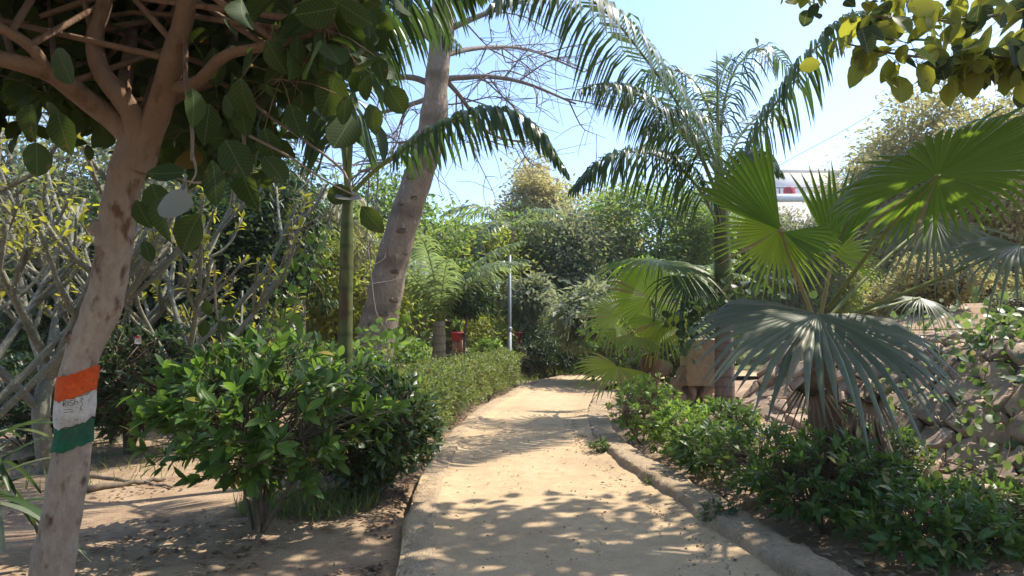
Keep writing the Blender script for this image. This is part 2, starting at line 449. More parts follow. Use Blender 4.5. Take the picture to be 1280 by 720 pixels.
M['lime_single'] = leaf_mat('veined_lime_shrub_leaf', (.10, .19, .03), (.16, .26, .05), (.40, .60, .08), .38, .45, veins=True)
def ground_mat():
    m, nt, b, out = newmat('dirt_ground')
    v = coords(nt)
    a = noise(nt, .5, 5, .6, v); c = noise(nt, 3.0, 6, .65, v); d = noise(nt, 22, 5, .65, v)
    col = mix(nt, ramp(nt, a, .35, .65), (.32, .225, .145), (.42, .305, .20))
    col = mix(nt, ramp(nt, c, .42, .72), col, (.23, .15, .095))
    col = mix(nt, ramp(nt, d, .5, .8), col, mix(nt, .5, col, (.12, .08, .05)))
    e = noise(nt, 75, 3, .7, v); col = mix(nt, ramp(nt, e, .55, .72), col, mix(nt, .6, col, (.07, .045, .03)))
    col = mix(nt, ramp(nt, e, .42, .28), col, mix(nt, .4, col, (.6, .46, .32)))
    # far off, under the trees, the soil is grown over
    sep = nt.nodes.new('ShaderNodeSeparateXYZ'); nt.links.new(v, sep.inputs[0])
    far = ramp(nt, sep.outputs['Y'], 19.5, 23)
    mm = nt.nodes.new('ShaderNodeMath'); mm.operation = 'MULTIPLY'; mm.use_clamp = True
    nt.links.new(far, mm.inputs[0]); nt.links.new(ramp(nt, c, .25, .55), mm.inputs[1])
    col = mix(nt, mm.outputs[0], col, mix(nt, ramp(nt, d, .3, .7), (.07, .10, .03), (.14, .16, .05)))
    nt.links.new(col, b.inputs['Base Color']); b.inputs['Roughness'].default_value = .95
    b.inputs['Specular IOR Level'].default_value = .15
    bump(nt, b, d, .6, .02)
    return m
M['dirt'] = ground_mat()
def stone_mat():
    m, nt, b, out = newmat('wall_stone')
    v = coords(nt)
    oi = nt.nodes.new('ShaderNodeObjectInfo').outputs['Random']
    n1 = noise(nt, 2.5, 6, .6, v); n2 = noise(nt, 14, 5, .65, v)
    col = mix(nt, oi, (.37, .25, .17), (.55, .41, .295))
    col = mix(nt, ramp(nt, n1, .35, .7), col, mix(nt, .5, col, (.22, .17, .15)))
    col = mix(nt, ramp(nt, n2, .45, .8), col, mix(nt, .5, col, (.12, .085, .065)))
    mm_ = nt.nodes.new('ShaderNodeMath'); mm_.operation = 'MULTIPLY'; mm_.inputs[1].default_value = 5.7; nt.links.new(oi, mm_.inputs[0])
    fr_ = nt.nodes.new('ShaderNodeMath'); fr_.operation = 'FRACT'; nt.links.new(mm_.outputs[0], fr_.inputs[0])
    col = mix(nt, ramp(nt, fr_.outputs[0], .5, 1.0), col, mix(nt, .6, col, (.20, .15, .115)))
    st = noise(nt, .9, 4, .6, v); col = mix(nt, ramp(nt, st, .54, .66), col, mix(nt, .6, col, (.10, .085, .055)))
    nt.links.new(col, b.inputs['Base Color']); b.inputs['Roughness'].default_value = .92
    b.inputs['Specular IOR Level'].default_value = .2
    bump(nt, b, n2, .7, .02)
    return m
M['stone'] = stone_mat()

# ------------------------------------------------------------------ the setting: ground, path, kerbs
# path edges on the ground (x, y), from near to far; behind the bend the path runs off to the right
LEFT = np.array([(-.55, -3), (-.60, 1.0), (-.66, 3.2), (-.68, 4.1), (-.79, 5.2), (-.86, 6.3), (-.885, 7.4), (-.87, 8.8), (-.80, 10.0), (-.56, 12.3), (-.08, 15.0), (.45, 17.6), (1.6, 20.0), (3.6, 21.3), (7, 21.9), (14, 22.0)])
RIGHT = np.array([(2.3, -3), (2.0, 1.0), (1.72, 3.2), (1.56, 4.1), (1.40, 5.4), (1.22, 6.6), (1.12, 7.4), (1.07, 8.6), (1.12, 10.0), (1.36, 12.3), (1.90, 15.0), (2.55, 17.0), (3.6, 18.3), (5.2, 19.1), (8, 19.6), (14, 19.7)])
LC = curve(LEFT, 220); RC = curve(RIGHT, 220)
WALLB = np.array([(4.6, 1), (4.15, 3.2), (3.85, 4.5), (3.72, 5.6), (3.78, 7.0), (3.85, 8.5), (3.75, 10.2), (3.55, 11.6), (4.2, 13), (7, 15.5), (9, 18), (9.5, 40)])
def wall_x(y): return np.interp(y, WALLB[:, 1], WALLB[:, 0])
def left_x(y): return np.interp(y, LC[:, 1], LC[:, 0])
def right_x(y): return np.interp(y, RC[:175, 1], RC[:175, 0])

def ground_z(x, y):
    x, y = np.asarray(x, float), np.asarray(y, float)
    z = -.075 + .05 * fbm(x * .6, y * .6) + .03 * fbm(x * 2.7, y * 2.7)
    near = sstep(60, 25, np.abs(y - 10)) * sstep(60, 25, np.abs(x))
    r = x - right_x(y)
    z = z + sstep(.25, .7, r) * .10 * (y < 20) + sstep(.6, 2.2, r) * .10 * sstep(17, 14, y)
    b = x - wall_x(y)
    z = z + sstep(0, 1.35, b) * 1.08 * sstep(19, 14, y) + np.clip(b - .9, 0, 16) * .17
    z = z + .18 * fbm(x * .9, y * .9) * sstep(1.2, 3, b)
    # the path lies in a shallow bed
    inside = (x > left_x(y) - .02) & (x < right_x(y) + .30) & (y < 18.5)
    z = np.where(inside, -.10, z)
    far_in = (y > 17) & (y < 23) & (x > .4) & (x < 9)
    z = np.where(far_in, np.minimum(z, -.06), z)
    return z
def axis(lo, hi, n, c, k):
    """coordinates dense about c and sparse far away"""
    a = np.linspace(math.asinh((lo - c) / k), math.asinh((hi - c) / k), n)
    return c + k * np.sinh(a)
gx = axis(-700, 700, 250, .8, 4.0); gy = axis(-300, 1200, 300, 6.0, 4.0)
X, Yg = np.meshgrid(gx, gy, indexing='ij')
mb = MB()
i, j = np.meshgrid(np.arange(len(gx) - 1), np.arange(len(gy) - 1), indexing='ij'); ny = len(gy)
mb.add(np.stack([X, Yg, ground_z(X, Yg)], -1), np.stack([i * ny + j, (i + 1) * ny + j, (i + 1) * ny + j + 1, i * ny + j + 1], -1).reshape(-1, 4))
mb.build('ground', M['dirt'])['kind'] = 'structure'

def ribbon(mb, rows):
    """rows (m, k, 3): a sheet through m cross sections of k points"""
    m, k, _ = rows.shape
    i, j = np.meshgrid(np.arange(m - 1), np.arange(k - 1), indexing='ij')
    mb.add(rows, np.stack([i * k + j, i * k + j + 1, (i + 1) * k + j + 1, (i + 1) * k + j], -1).reshape(-1, 4))
mb = MB()
t = np.linspace(0, 1, 26)[None, :, None]
rows2 = LC[:, None, :] * (1 - t) + RC[:, None, :] * t
zz = .012 + .022 * fbm(rows2[..., 0] * 1.3, rows2[..., 1] * 1.3) + .012 * fbm(rows2[..., 0] * 5, rows2[..., 1] * 5)
tt = t[0, :, 0]
zz = zz - .02 * np.exp(-((tt - .22) / .09) ** 2)[None] + .03 * sstep(.86, 1, tt)[None]
ribbon(mb, np.concatenate([rows2, zz[..., None]], -1))
mb.build('path', M['path'])['kind'] = 'structure'

def kerb(name, line, side, w, prof, r0, r1, seed, fade=lambda y: 1.0):
    """a worn concrete edging along line; prof = (across, height) points"""
    rng = np.random.default_rng(seed)
    l = curve(line[r0:r1], (r1 - r0) * 4)
    T = nrm(np.gradient(l, axis=0)); Nn = np.stack([T[:, 1], -T[:, 0]], 1) * side
    wob = .018 * fbm(l[:, 1] * 3 + seed, l[:, 0] * 3)
    rows = []
    for (a, h) in prof:
        jit = .030 * fbm(l[:, 1] * 5 + a * 9, l[:, 0] * 5 + seed) + .022 * fbm(l[:, 1] * 19 + a * 31, l[:, 0] * 19)
        p = l + Nn * (a * w + wob + jit)[:, None]
        hh = h * fade(l[:, 1]) + ((.022 * fbm(l[:, 1] * 3.2 + a * 4, l[:, 0] * 3 + 5) + .018 * fbm(l[:, 1] * 17 + a * 23, l[:, 0] * 17)) if h > 0 else 0)
        rows.append(np.column_stack([p, np.full(len(l), 1.0) * hh]))
    mb = MB(); ribbon(mb, np.stack(rows, 1) if side > 0 else np.stack(rows[::-1], 1))
    o = mb.build(name, M['kerb']); o['kind'] = 'structure'
kerb('path_edging', LC, -1, .24, [(-.95, -.01), (-.9, .020), (-.7, .026), (-.5, .028), (-.3, .028), (-.1, .028), (.02, .022), (.06, -.02), (.08, -.16)], 2, 150, 3)
kerb('kerb', RC, 1, .33, [(-.12, -.05), (-.08, .03), (-.03, .06), (.0, .095), (.04, .125), (.12, .137), (.3, .14), (.5, .14), (.7, .138), (.88, .13), (.97, .09), (1.02, -.1)], 2, int(np.searchsorted(RC[:, 1], 15.5)), 8, lambda y: .86 - .66 * sstep(7.2, 11.0, y))

# ------------------------------------------------------------------ generators
def rand_dirs(rng, n):
    return nrm(rng.normal(size=(n, 3)))
def tree_skeleton(rng, base, top, r0, cc, cr, nl=6, ns=5, nt=4, trunk_pts=None, kt=12):
    """trunk, limbs, branches and twigs towards an ellipsoidal crown: (tube lists, twig tips)"""
    base, top, cc, cr = map(lambda a: np.asarray(a, float), (base, top, cc, cr))
    if trunk_pts is None:
        mid = (base + top) / 2 + np.r_[rng.normal(size=2) * .04 * np.linalg.norm(top - base), 0]
        trunk_pts = [base, mid, top]
    tr = curve(trunk_pts, 16)
    rr = np.linspace(r0, r0 * .5, 16); rr[0] *= 1.35; rr[1] *= 1.1
    trunk = MB(); tubes(trunk, tr, rr, 10, .10, rng)
    br, tips = MB(), []
    L, S, Tw = [], [], []
    for k in range(nl):
        s = tr[int(rng.integers(10, 16))]
        zf = 1 - 2 * (k + .5) / nl; an = k * 2.4 + rng.uniform(-.4, .4); q_ = math.sqrt(1 - zf * zf)
        e = cc + cr * np.array((q_ * math.cos(an), q_ * math.sin(an), zf)) * rng.uniform(.5, .8)
        e[2] = max(e[2], s[2] + .05 * cr[2])
        m_ = (s + e) / 2 + np.array((0, 0, .12)) * np.linalg.norm(e - s) * rng.uniform(-.5, 1)
        l = curve([s, m_, e], 9); L.append(l)
        for q in range(ns):
            s2 = l[int(rng.integers(3, 9))]
            cand = cc + cr * rand_dirs(rng, 5) * rng.uniform(.5, 1.0, (5, 1))
            e2 = cand[np.argmin(np.linalg.norm((cand - e) / cr, axis=1))]
            m2 = (s2 + e2) / 2 + rng.normal(size=3) * .06 * np.linalg.norm(e2 - s2)
            l2 = curve([s2, m2, e2], 6); S.append(l2)
            for _ in range(nt):
                s3 = l2[int(rng.integers(2, 6))]
                e3 = s3 + cr * rng.normal(size=3) * .16 + nrm(s3 - cc) * cr * .10
                Tw.append(curve([s3, (s3 + e3) / 2 + rng.normal(size=3) * .03, e3], 4)); tips.append(e3)
            tips.append(e2)
    k1, k2, k3 = r0 * .42, r0 * .18, r0 * .08
    tubes(br, np.array(L), np.linspace(k1, k2, 9)[None] * np.ones((len(L), 1)), 7)
    tubes(br, np.array(S), np.linspace(k2, k3, 6)[None] * np.ones((len(S), 1)), 5)
    tubes(br, np.array(Tw), np.linspace(k3, k3 * .5, 4)[None] * np.ones((len(Tw), 1)), 4)
    return trunk, br, np.array(tips)
def leaf_clumps(rng, tips, cc, m, spread, size, droop=.3, jit=.9, flat=.6):
    """m leaves about every tip: points, axes, faces, sizes"""
    n = len(tips) * m
    c = np.repeat(tips, m, 0)
    k = np.repeat(rng.uniform(.6, 1.25, len(tips)), m)[:, None]
    p = c + rng.normal(size=(n, 3)) * np.array((1, 1, .7)) * spread * k
    d = nrm(p - c) * .8 + nrm(p - cc) * .5 + rng.normal(size=(n, 3)) * jit * .6 + np.array((0, 0, -droop))
    N = rng.normal(size=(n, 3)) * flat + np.array((0, 0, 1.0))
    return p, d, N, size * rng.uniform(.6, 1.25, n)

def leafy_tree(name, label, seed, base, h, trunk_h, cr, leaf, mat, m=60, spread=.28, size=.13, r0=.14, bark='treebark', nl=6, ns=5, nt=4, cat='tree', group=None, droop=.3, lean=(0, 0), loc=None):
    rng = np.random.default_rng(seed)
    base = np.asarray(base, float)
    cc = base + np.array((lean[0], lean[1], h - cr[2]))
    top = base + np.array((lean[0] * .6, lean[1] * .6, trunk_h))
    tk, br, tips = tree_skeleton(rng, base - (0, 0, .15), top, r0, cc, cr, nl, ns, nt)
    o = thing(name, label, cat, base, group)
    tk.build('trunk', M[bark], o)
    br.build('branches', M[bark], o)
    p, d, N, s = leaf_clumps(rng, tips, cc, m, spread, size, droop)
    fo = MB(); scatter(fo, leaf, p, frames(d, N, s))
    fo.build('crown', M[mat], o, stuff=True)
    return o

def bush(name, label, seed, base, r, h, leaf, single, mat, n_cl=220, per=8, size=.10, stems=5, low=.12, k_single=0, cat='shrub', group=None, whorl=.7, up=.5, stemmat='stem', rs=.014, spread=0):
    """stems from one foot, twig tips through the crown and a whorl of leaves at every tip"""
    rng = np.random.default_rng(seed)
    base = np.asarray(base, float); r = np.asarray(r if np.ndim(r) else (r, r), float)
    o = thing(name, label, cat, base, group)
    u = rand_dirs(rng, n_cl); rad_ = rng.uniform(.35, 1.0, n_cl) ** .5
    lump = 1 + .32 * fbm(u[:, 0] * 2.1 + seed, u[:, 1] * 2.1 + u[:, 2] * 1.7)
    zc = low + (h - low) * .5
    tip = base + np.stack([u[:, 0] * r[0], u[:, 1] * r[1], u[:, 2] * (h - low) * .5], 1) * (rad_ * lump)[:, None] + (0, 0, zc)
    ctr = base + np.array((0, 0, zc))
    # stems
    hubs = []
    for k in range(stems):
        e = base + np.array((rng.normal() * r[0] * .4, rng.normal() * r[1] * .4, zc * rng.uniform(.8, 1.25)))
        c = curve([base + np.r_[rng.normal(size=2) * .03 * (1 + spread), -.08], (base + e) / 2 + np.r_[rng.normal(size=2) * .05, 0], e], 8)
        b = MB(); tubes(b, c, np.linspace(rs, rs * .45, 8), 6, .1, rng); b.build('stem', M[stemmat], o); hubs.append(c)
    H = np.concatenate([c[3:] for c in hubs])
    near = H[np.argmin(((tip[:, None, :] - H[None]) ** 2).sum(-1) * rng.uniform(.3, 1.7, (len(tip), len(H))) + rng.random((len(tip), len(H))) * .12, axis=1)]
    mid = (near + tip) / 2 + rng.normal(size=tip.shape) * .06 + (0, 0, .03)
    b = MB(); tubes(b, np.stack([near, mid, tip], 1), np.array([rs * .4, rs * .28, rs * .15])[None] * np.ones((len(tip), 1)), 4)
    b.build('twigs', M[stemmat], o, stuff=True)
    n = n_cl * per
    c = np.repeat(tip, per, 0); ax = np.repeat(nrm(nrm(tip - ctr) + (0, 0, up)), per, 0)
    d = nrm(rand_dirs(rng, n) * whorl + ax * .75)
    p = c - ax * rng.uniform(0, size * 1.0, n)[:, None] + d * size * .08
    N = ax + rng.normal(size=(n, 3)) * .35 + (0, 0, .5)
    s = size * rng.uniform(.40, 1.35, n)
    R = frames(d, N, s)
    i1, i2 = split_largest(p + d * s[:, None] * .5, s, k_single) if k_single else (np.zeros(0, int), np.arange(n))
    if k_single: single_leaves(o, 'leaf', [tpl_mesh(single, 'leaf', M.get(mat + '_single', M[mat])), tpl_mesh(leaf_tpl(.40, .2, .30), 'leaf', M.get(mat + '_single', M[mat]))], p, R, i1)
    f = MB(); scatter(f, leaf, p[i2], R[i2]); f.build('foliage', M[mat], o, stuff=True)
    return o

def pinnate(pts, n, L, w, hang, rng, t0=.12, up=.25, m=5, fwd=.55, rach=.022, endk=.35):
    """a feather palm frond: (leaflet mesh, rachis mesh)"""
    c = curve(pts, 48)
    T = nrm(np.gradient(c, axis=0))
    s = np.linspace(t0, .995, n); fi = s * 47; i0 = np.minimum(fi.astype(int), 46); fr = (fi - i0)[:, None]
    p = c[i0] * (1 - fr) + c[i0 + 1] * fr; t = nrm(T[i0] * (1 - fr) + T[i0 + 1] * fr)
    U = np.array((0, 0, 1.0)) - t * t[:, 2:3]
    flat = np.linalg.norm(U, axis=1, keepdims=True) < .25
    U = nrm(np.where(flat, np.cross(t, (1.0, 0, 0)), U))
    S = nrm(np.cross(t, U))
    x = (s - t0) / (1 - t0)
    ln = L * (.45 + .55 * np.sin(math.pi * np.clip(x * .9 + .08, 0, 1)) ** .7) * (1 - (1 - endk) * x ** 3)
    leaf = MB()
    for sd_ in (-1, 1):
        l = ln * rng.uniform(.85, 1.1, n)
        d0 = nrm(S * sd_ + t * (fwd + .5 * x[:, None]) + U * up * rng.uniform(.2, 1.6, (n, 1)) + rng.normal(size=(n, 3)) * .09)
        pos = [p]; dirs = []
        for k in range(m):
            dk = nrm(d0 + np.array((0, 0, -1.0)) * hang * rng.uniform(.8, 1.2, (n, 1)) * (k / (m - 1)) ** .8 * 1.9)
            dirs.append(dk); pos.append(pos[-1] + dk * (l / m)[:, None])
        pos = np.stack(pos, 1); dirs = np.stack([dirs[0]] + dirs, 1)
        tw = t[:, None, :] + rng.normal(size=(n, 1, 3)) * .25
        W = nrm(tw - (tw * dirs).sum(-1, keepdims=True) * dirs)
        wp = np.interp(np.linspace(0, 1, m + 1), [0, .15, .45, .8, 1], [.45, .9, 1, .6, .04]) * w / 2
        V = np.stack([pos - W * wp[None, :, None], pos + W * wp[None, :, None]], 2).reshape(n, -1, 3)
        q = np.array([(2 * k, 2 * k + 1, 2 * k + 3, 2 * k + 2) for k in range(m)])
        off = (np.arange(n) * 2 * (m + 1))[:, None, None]
        leaf.add(V.reshape(-1, 3), (q[None] + off).reshape(-1, 4))
    rb = MB(); tubes(rb, c, np.linspace(rach, rach * .2, 48), 6)
    return leaf, rb
def add_frond(o, pts, n, L, w, hang, rng, leafm, rachm, **k):
    lf, rb = pinnate(pts, n, L, w, hang, rng, **k)
    f = rb.build('frond', M[rachm], o)
    lf.build('leaflets', M[leafm], f, origin=worldpos(o))
    return f
def arch(base, az, L, el, drop, k=6):
    """a rachis that leaves base at elevation el and bends down"""
    pts = [np.asarray(base, float)]
    for i in range(k):
        e = el - drop * ((i + .5) / k) ** 1.2
        pts.append(pts[-1] + np.array((math.cos(az) * math.cos(e), math.sin(az) * math.cos(e), math.sin(e))) * L / k)
    return pts

def fan(hub, tip, normal, R=None, spread=250, nseg=40, fold=0.0, cup=0.0, hang=.3, split=.5, pleat=.03, rng=None, side=.25):
    """a pleated palmate leaf about hub, its axis towards tip"""
    hub, tip = np.asarray(hub, float), np.asarray(tip, float)
    R = R or np.linalg.norm(tip - hub)
    y = nrm(tip - hub); z = np.asarray(normal, float); z = nrm(z - y * z.dot(y)); x = np.cross(y, z)
    A = rad(spread); te = np.linspace(-A / 2, A / 2, nseg + 1); tm = (te[1:] + te[:-1]) / 2; dt = A / nseg
    rr = np.array([.02, .15, .32, split, split + .13, split + .27, split + .40, 1.0])
    Lf = (1 - side * (np.abs(tm) / math.pi) ** 1.5) * rng.uniform(.93, 1.05, nseg)
    V = np.zeros((nseg, len(rr), 3, 3))
    swing = rng.normal(size=nseg) * .03
    for k, r in enumerate(rr):
        if k <= 3:
            for e, th in ((0, te[:-1]), (1, tm), (2, te[1:])):
                V[:, k, e, 0] = np.sin(th) * r * R; V[:, k, e, 1] = np.cos(th) * r * R
            pz = pleat * r * R / split
        else:
            s_ = (r - split) / (1 - split); wd = split * dt * R * .5 * (1 - s_) ** .75
            rl = split + (r - split) * (Lf - .0) / 1.0
            th = tm + swing * s_
            cx, cy = np.sin(th) * rl * R, np.cos(th) * rl * R
            for e, sg in ((0, -1), (1, 0), (2, 1)):
                V[:, k, e, 0] = cx + sg * wd * np.cos(th); V[:, k, e, 1] = cy - sg * wd * np.sin(th)
            pz = pleat * R * (1 - s_)
        V[:, k, 1, 2] += pz
        V[:, k, :, 2] += cup * (r * R) ** 2
    V[..., 2] += fold * np.abs(V[..., 0])
    Wd = hub + V[..., 0:1] * x + V[..., 1:2] * y + V[..., 2:3] * z
    hg = hang * R * np.clip(rr - .3, 0, 1) ** 2
    bent = np.where(rng.random(nseg) < .14, rng.uniform(1.5, 2.1, nseg), rng.uniform(.5, 1.4, nseg)); tipd = (.10 * R * np.clip(rr - .72, 0, 1) / .28 * rng.uniform(0, 1.2, (nseg, 1)))
    Wd[..., 2] -= (hg[None, :] * bent[:, None] + tipd)[:, :, None]
    m = len(rr)
    q = []
    for k in range(m - 1):
        for e in (0, 1): q.append((k * 3 + e, k * 3 + e + 1, (k + 1) * 3 + e + 1, (k + 1) * 3 + e))
    q = np.array(q); off = (np.arange(nseg) * m * 3)[:, None, None]
    mb = MB(); mb.add(Wd.reshape(-1, 3), (q[None] + off).reshape(-1, 4))
    return mb
def add_fan(o, root, hub, tip, normal, leafm, rng, pet='petiole', sag=.0, pr=.014, **k):
    f = fan(hub, tip, normal, rng=rng, **k).build('fan_leaf', M[leafm], o, smooth=False)
    mid = (np.asarray(root) + np.asarray(hub)) / 2 + np.array((0, 0, sag))
    b = MB(); tubes(b, curve([root, mid, hub], 14), np.linspace(pr * 1.3, pr * .7, 14), 6)
    b.build('petiole', M[pet], f, origin=worldpos(o))
    return f

def gz(x, y): return float(ground_z(np.array([x]), np.array([y]))[0])
def on_ground(x, y): return np.array((x, y, gz(x, y)))

exec_parts = []
# ------------------------------------------------------------------ the painted tree on the left
def painted_tree():
    rng = np.random.default_rng(11)
    D = 3.1
    base = P(52, 830, D); base[2] = gz(base[0], base[1]) - .05
    o = thing('painted_tree', 'pale barked tree with orange, white and green painted bands and dark oval leaves', 'tree', base)
    axis_px = [(64, 720), (80, 630), (92, 545), (95, 490), (104, 440), (128, 385), (140, 330), (146, 280), (156, 225), (170, 185), (182, 155), (190, 132)]
    pts = np.vstack([[base], PL([(a, b, D) for a, b in axis_px])])
    c = curve(pts, 70)
    w = np.interp(c[:, 2], [-.1, .40, .85, 1.2, 1.6, 1.95, 2.18, 2.30, 2.42, 2.50], [.098, .086, .077, .073, .076, .075, .078, .078, .06, .03])
    w = w * (1 + .04 * np.sin(c[:, 2] * 17) + .03 * np.sin(c[:, 2] * 41))
    mb = MB(); tubes(mb, c, w, 20, .035, rng)
    # an old pruning scar standing proud on the left, and a smaller knot lower down
    for (a, b_, dx, r1) in ((122, 287, -1, .042), (92, 425, -1, .03)):
        k0 = P(a + 14, b_ + 4, D - .02); k1 = P(a - 9, b_ - 6, D - .05)
        tubes(mb, curve([k0, (k0 + k1) / 2, k1], 5), np.array([r1 * 1.5, r1 * 1.25, r1 * 1.1, r1, r1 * .7]), 10, .15, rng)
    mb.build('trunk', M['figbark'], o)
    zs = c[:, 2]
    def band(name, y0, y1, mat, label):
        z0, z1 = P(95, y1, D)[2], P(95, y0, D)[2]
        zz = np.linspace(z0, z1, 9)
        cc = np.stack([np.interp(zz, zs, c[:, 0]), np.interp(zz, zs, c[:, 1]), zz], 1)
        rr = np.interp(zz, zs, w) + .005
        k = 40; a = np.arange(k) * 2 * math.pi / k
        V = np.zeros((9, k, 3))
        edge = .014 * fbm(np.cos(a) * 2 + z0 * 9, np.sin(a) * 2) + .010 * fbm(np.cos(a) * 9 + z0 * 31, np.sin(a) * 9)
        for i_ in range(9):
            V[i_, :, 0] = cc[i_, 0] + rr[i_] * np.cos(a) * 1.02; V[i_, :, 1] = cc[i_, 1] + rr[i_] * np.sin(a) * 1.02
            V[i_, :, 2] = zz[i_] + (edge if i_ in (0, 8) else 0) - .022 * np.cos(a - math.pi * 1.15)
        m_ = MB(); i2, j2 = np.meshgrid(np.arange(8), np.arange(k), indexing='ij')
        m_.add(V, np.stack([i2 * k + j2, i2 * k + (j2 + 1) % k, (i2 + 1) * k + (j2 + 1) % k, (i2 + 1) * k + j2], -1).reshape(-1, 4))
        b = m_.build('painted_band', M[mat], o); b['label'] = label
        return b
    band('painted_band', 463, 494, 'orange', 'orange painted band')
    wb = band('painted_band', 494.6, 528, 'white', 'white painted band with a scrawl')
    band('painted_band', 528.6, 558, 'green', 'dark green painted band')
    # the scrawl on the white band
    strokes = [[(94, 505), (94.3, 498.5), (97, 498.8), (97, 501.5), (94.5, 502), (97.6, 505)], [(99.5, 498.2), (99.5, 504.3)],
               [(104.2, 498), (101.8, 498.4), (101.8, 500.8), (104.3, 501.4), (104.2, 503.8), (101.6, 504)], [(106, 496.8), (106, 503.4)], [(106, 500.4), (108.4, 499.4), (108.6, 503)],
               [(110.5, 496), (112.6, 497), (111, 499.4), (112.5, 503), (110.5, 508), (112, 511)], [(95.5, 512.6), (105, 511.8)], [(94.5, 509.5), (104, 509)],
               [(73, 507), (74.5, 508.5)], [(75, 511), (76, 515)], [(84, 520), (85.5, 522)], [(105.5, 523), (109, 521.5)]]
    ink = MB()
    for s in strokes:
        q = []
        for (a, b_) in s:
            p = P(a, b_, D); z = p[2]
            cx, cy, r_ = np.interp(z, zs, c[:, 0]), np.interp(z, zs, c[:, 1]), (np.interp(z, zs, w) + .006) * 1.02
            dx = np.clip(p[0] - cx, -r_ * .95, r_ * .95)
            q.append((cx + dx, cy - math.sqrt(r_ * r_ - dx * dx), z))
        q = curve(q, max(4, 3 * len(q))); tubes(ink, q, np.full(len(q), .0013), 4)
    ink.build('scrawl', M['ink'], wb, origin=worldpos(o), stuff=True)
    # limbs (pixels of the photograph turned into points at their own distance)
    limbs = [([(172, 208, 3.1), (164, 172, 3.08), (140, 148, 3.05), (105, 122, 3.0), (65, 92, 2.9), (20, 78, 2.8), (-60, 60, 2.7)], .064, .026),
             ([(176, 195, 3.08), (168, 150, 3.04), (150, 120, 3.0), (128, 92, 3.0), (118, 50, 3.05), (130, 5, 3.1), (140, -60, 3.2)], .052, .024),
             ([(172, 212, 3.1), (186, 168, 3.08), (205, 118, 3.05), (215, 75, 3.0), (228, 30, 3.0), (240, -20, 2.95), (260, -90, 2.9)], .068, .027),
             ([(186, 170, 3.12), (200, 135, 3.15), (230, 112, 3.2), (268, 98, 3.3), (288, 70, 3.4), (292, 20, 3.5), (310, -50, 3.6)], .040, .022),
             ([(208, 110, 3.05), (245, 104, 3.0), (280, 70, 2.95), (330, 58, 2.9), (400, 40, 2.8), (455, 20, 2.7)], .030, .012),
             ([(150, 130, 3.1), (160, 80, 3.3), (165, 30, 3.5), (160, -40, 3.7)], .036, .022),
             ([(180, 150, 3.15), (195, 100, 3.5), (195, 50, 3.8), (200, -10, 4.1)], .036, .022),
             ([(60, 96, 2.9), (40, 60, 2.8), (-10, 30, 2.7), (-60, 10, 2.6)], .028, .016),
             ([(268, 98, 3.3), (300, 120, 3.1), (303, 150, 3.0), (306, 190, 2.9), (312, 240, 2.85)], .012, .006),
             ([(300, 110, 3.1), (330, 140, 2.9), (380, 175, 2.7), (430, 215, 2.55), (440, 250, 2.5)], .008, .004),
             ([(232, 55, 3.0), (232, 100, 2.8), (240, 160, 2.6), (240, 200, 2.5)], .012, .006)]
    tips = []
    lm = []
    for pl, r1, r2 in limbs:
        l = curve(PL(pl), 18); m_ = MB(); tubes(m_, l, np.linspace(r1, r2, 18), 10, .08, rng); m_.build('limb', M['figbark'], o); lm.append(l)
    # branches from the limbs out into the crown
    cc = np.array((-2.75, 4.1, 3.85)); cr = np.array((1.75, 1.4, 1.15))
    br, B = MB(), []
    for l in lm[:8]:
        for _ in range(7):
            s = l[int(rng.integers(6, 18))]; e = cc + cr * rand_dirs(rng, 1)[0] * rng.uniform(.5, .95)
            if e[2] < 2.7: e[2] = 2.7 + .3 * rng.random()
            l2 = curve([s, (s + e) / 2 + rng.normal(size=3) * .1, e], 8); B.append(l2)
    tubes(br, np.array(B), np.linspace(.016, .006, 8)[None] * np.ones((len(B), 1)), 5)
    for l2 in B: tips += [l2[5], l2[6], l2[7], l2[7] + rng.normal(size=3) * .15]
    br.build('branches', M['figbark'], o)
    # leaves: all through the crown, thick towards its top
    u = rand_dirs(rng, 1500) * (rng.random(1500) ** .4)[:, None]
    cloud = cc + cr * u
    cloud = cloud[(cloud[:, 2] > 2.75 + .25 * fbm(cloud[:, 0] * 2, cloud[:, 1] * 2))]
    u = rand_dirs(rng, 800) * (rng.random(800) ** .4)[:, None]
    cloud = np.vstack([cloud, np.array((-2.3, 2.2, 4.1)) + u * (2.4, 2.2, .75)])
    # the skirt hanging on the right of the fork
    sk = PL([(a, b_, d_) for a, b_, d_ in zip(rng.uniform(215, 350, 70), rng.uniform(50, 200, 70), rng.uniform(3.3, 4.4, 70))])
    sk2 = PL([(a, b_, d_) for a, b_, d_ in zip(rng.uniform(330, 470, 60), rng.uniform(-20, 130, 60) - 0, rng.uniform(2.6, 3.9, 60))])
    px, py, _f = topx(sk2); sk2 = sk2[py < 125 - (px - 330) * .5]
    sk3 = PL([(a, b_, d_) for a, b_, d_ in zip(rng.uniform(-20, 130, 26), rng.uniform(60, 112, 26), rng.uniform(3.2, 4.2, 26))])
    ctr = np.vstack([np.array(tips), cloud, sk, sk2, sk3])
    per = 6
    n = len(ctr) * per; c0 = np.repeat(ctr, per, 0)
    d = nrm(rand_dirs(rng, n) + (0, 0, -.35)); p = c0 + rng.normal(size=(n, 3)) * .09
    s = rng.uniform(.10, .19, n)
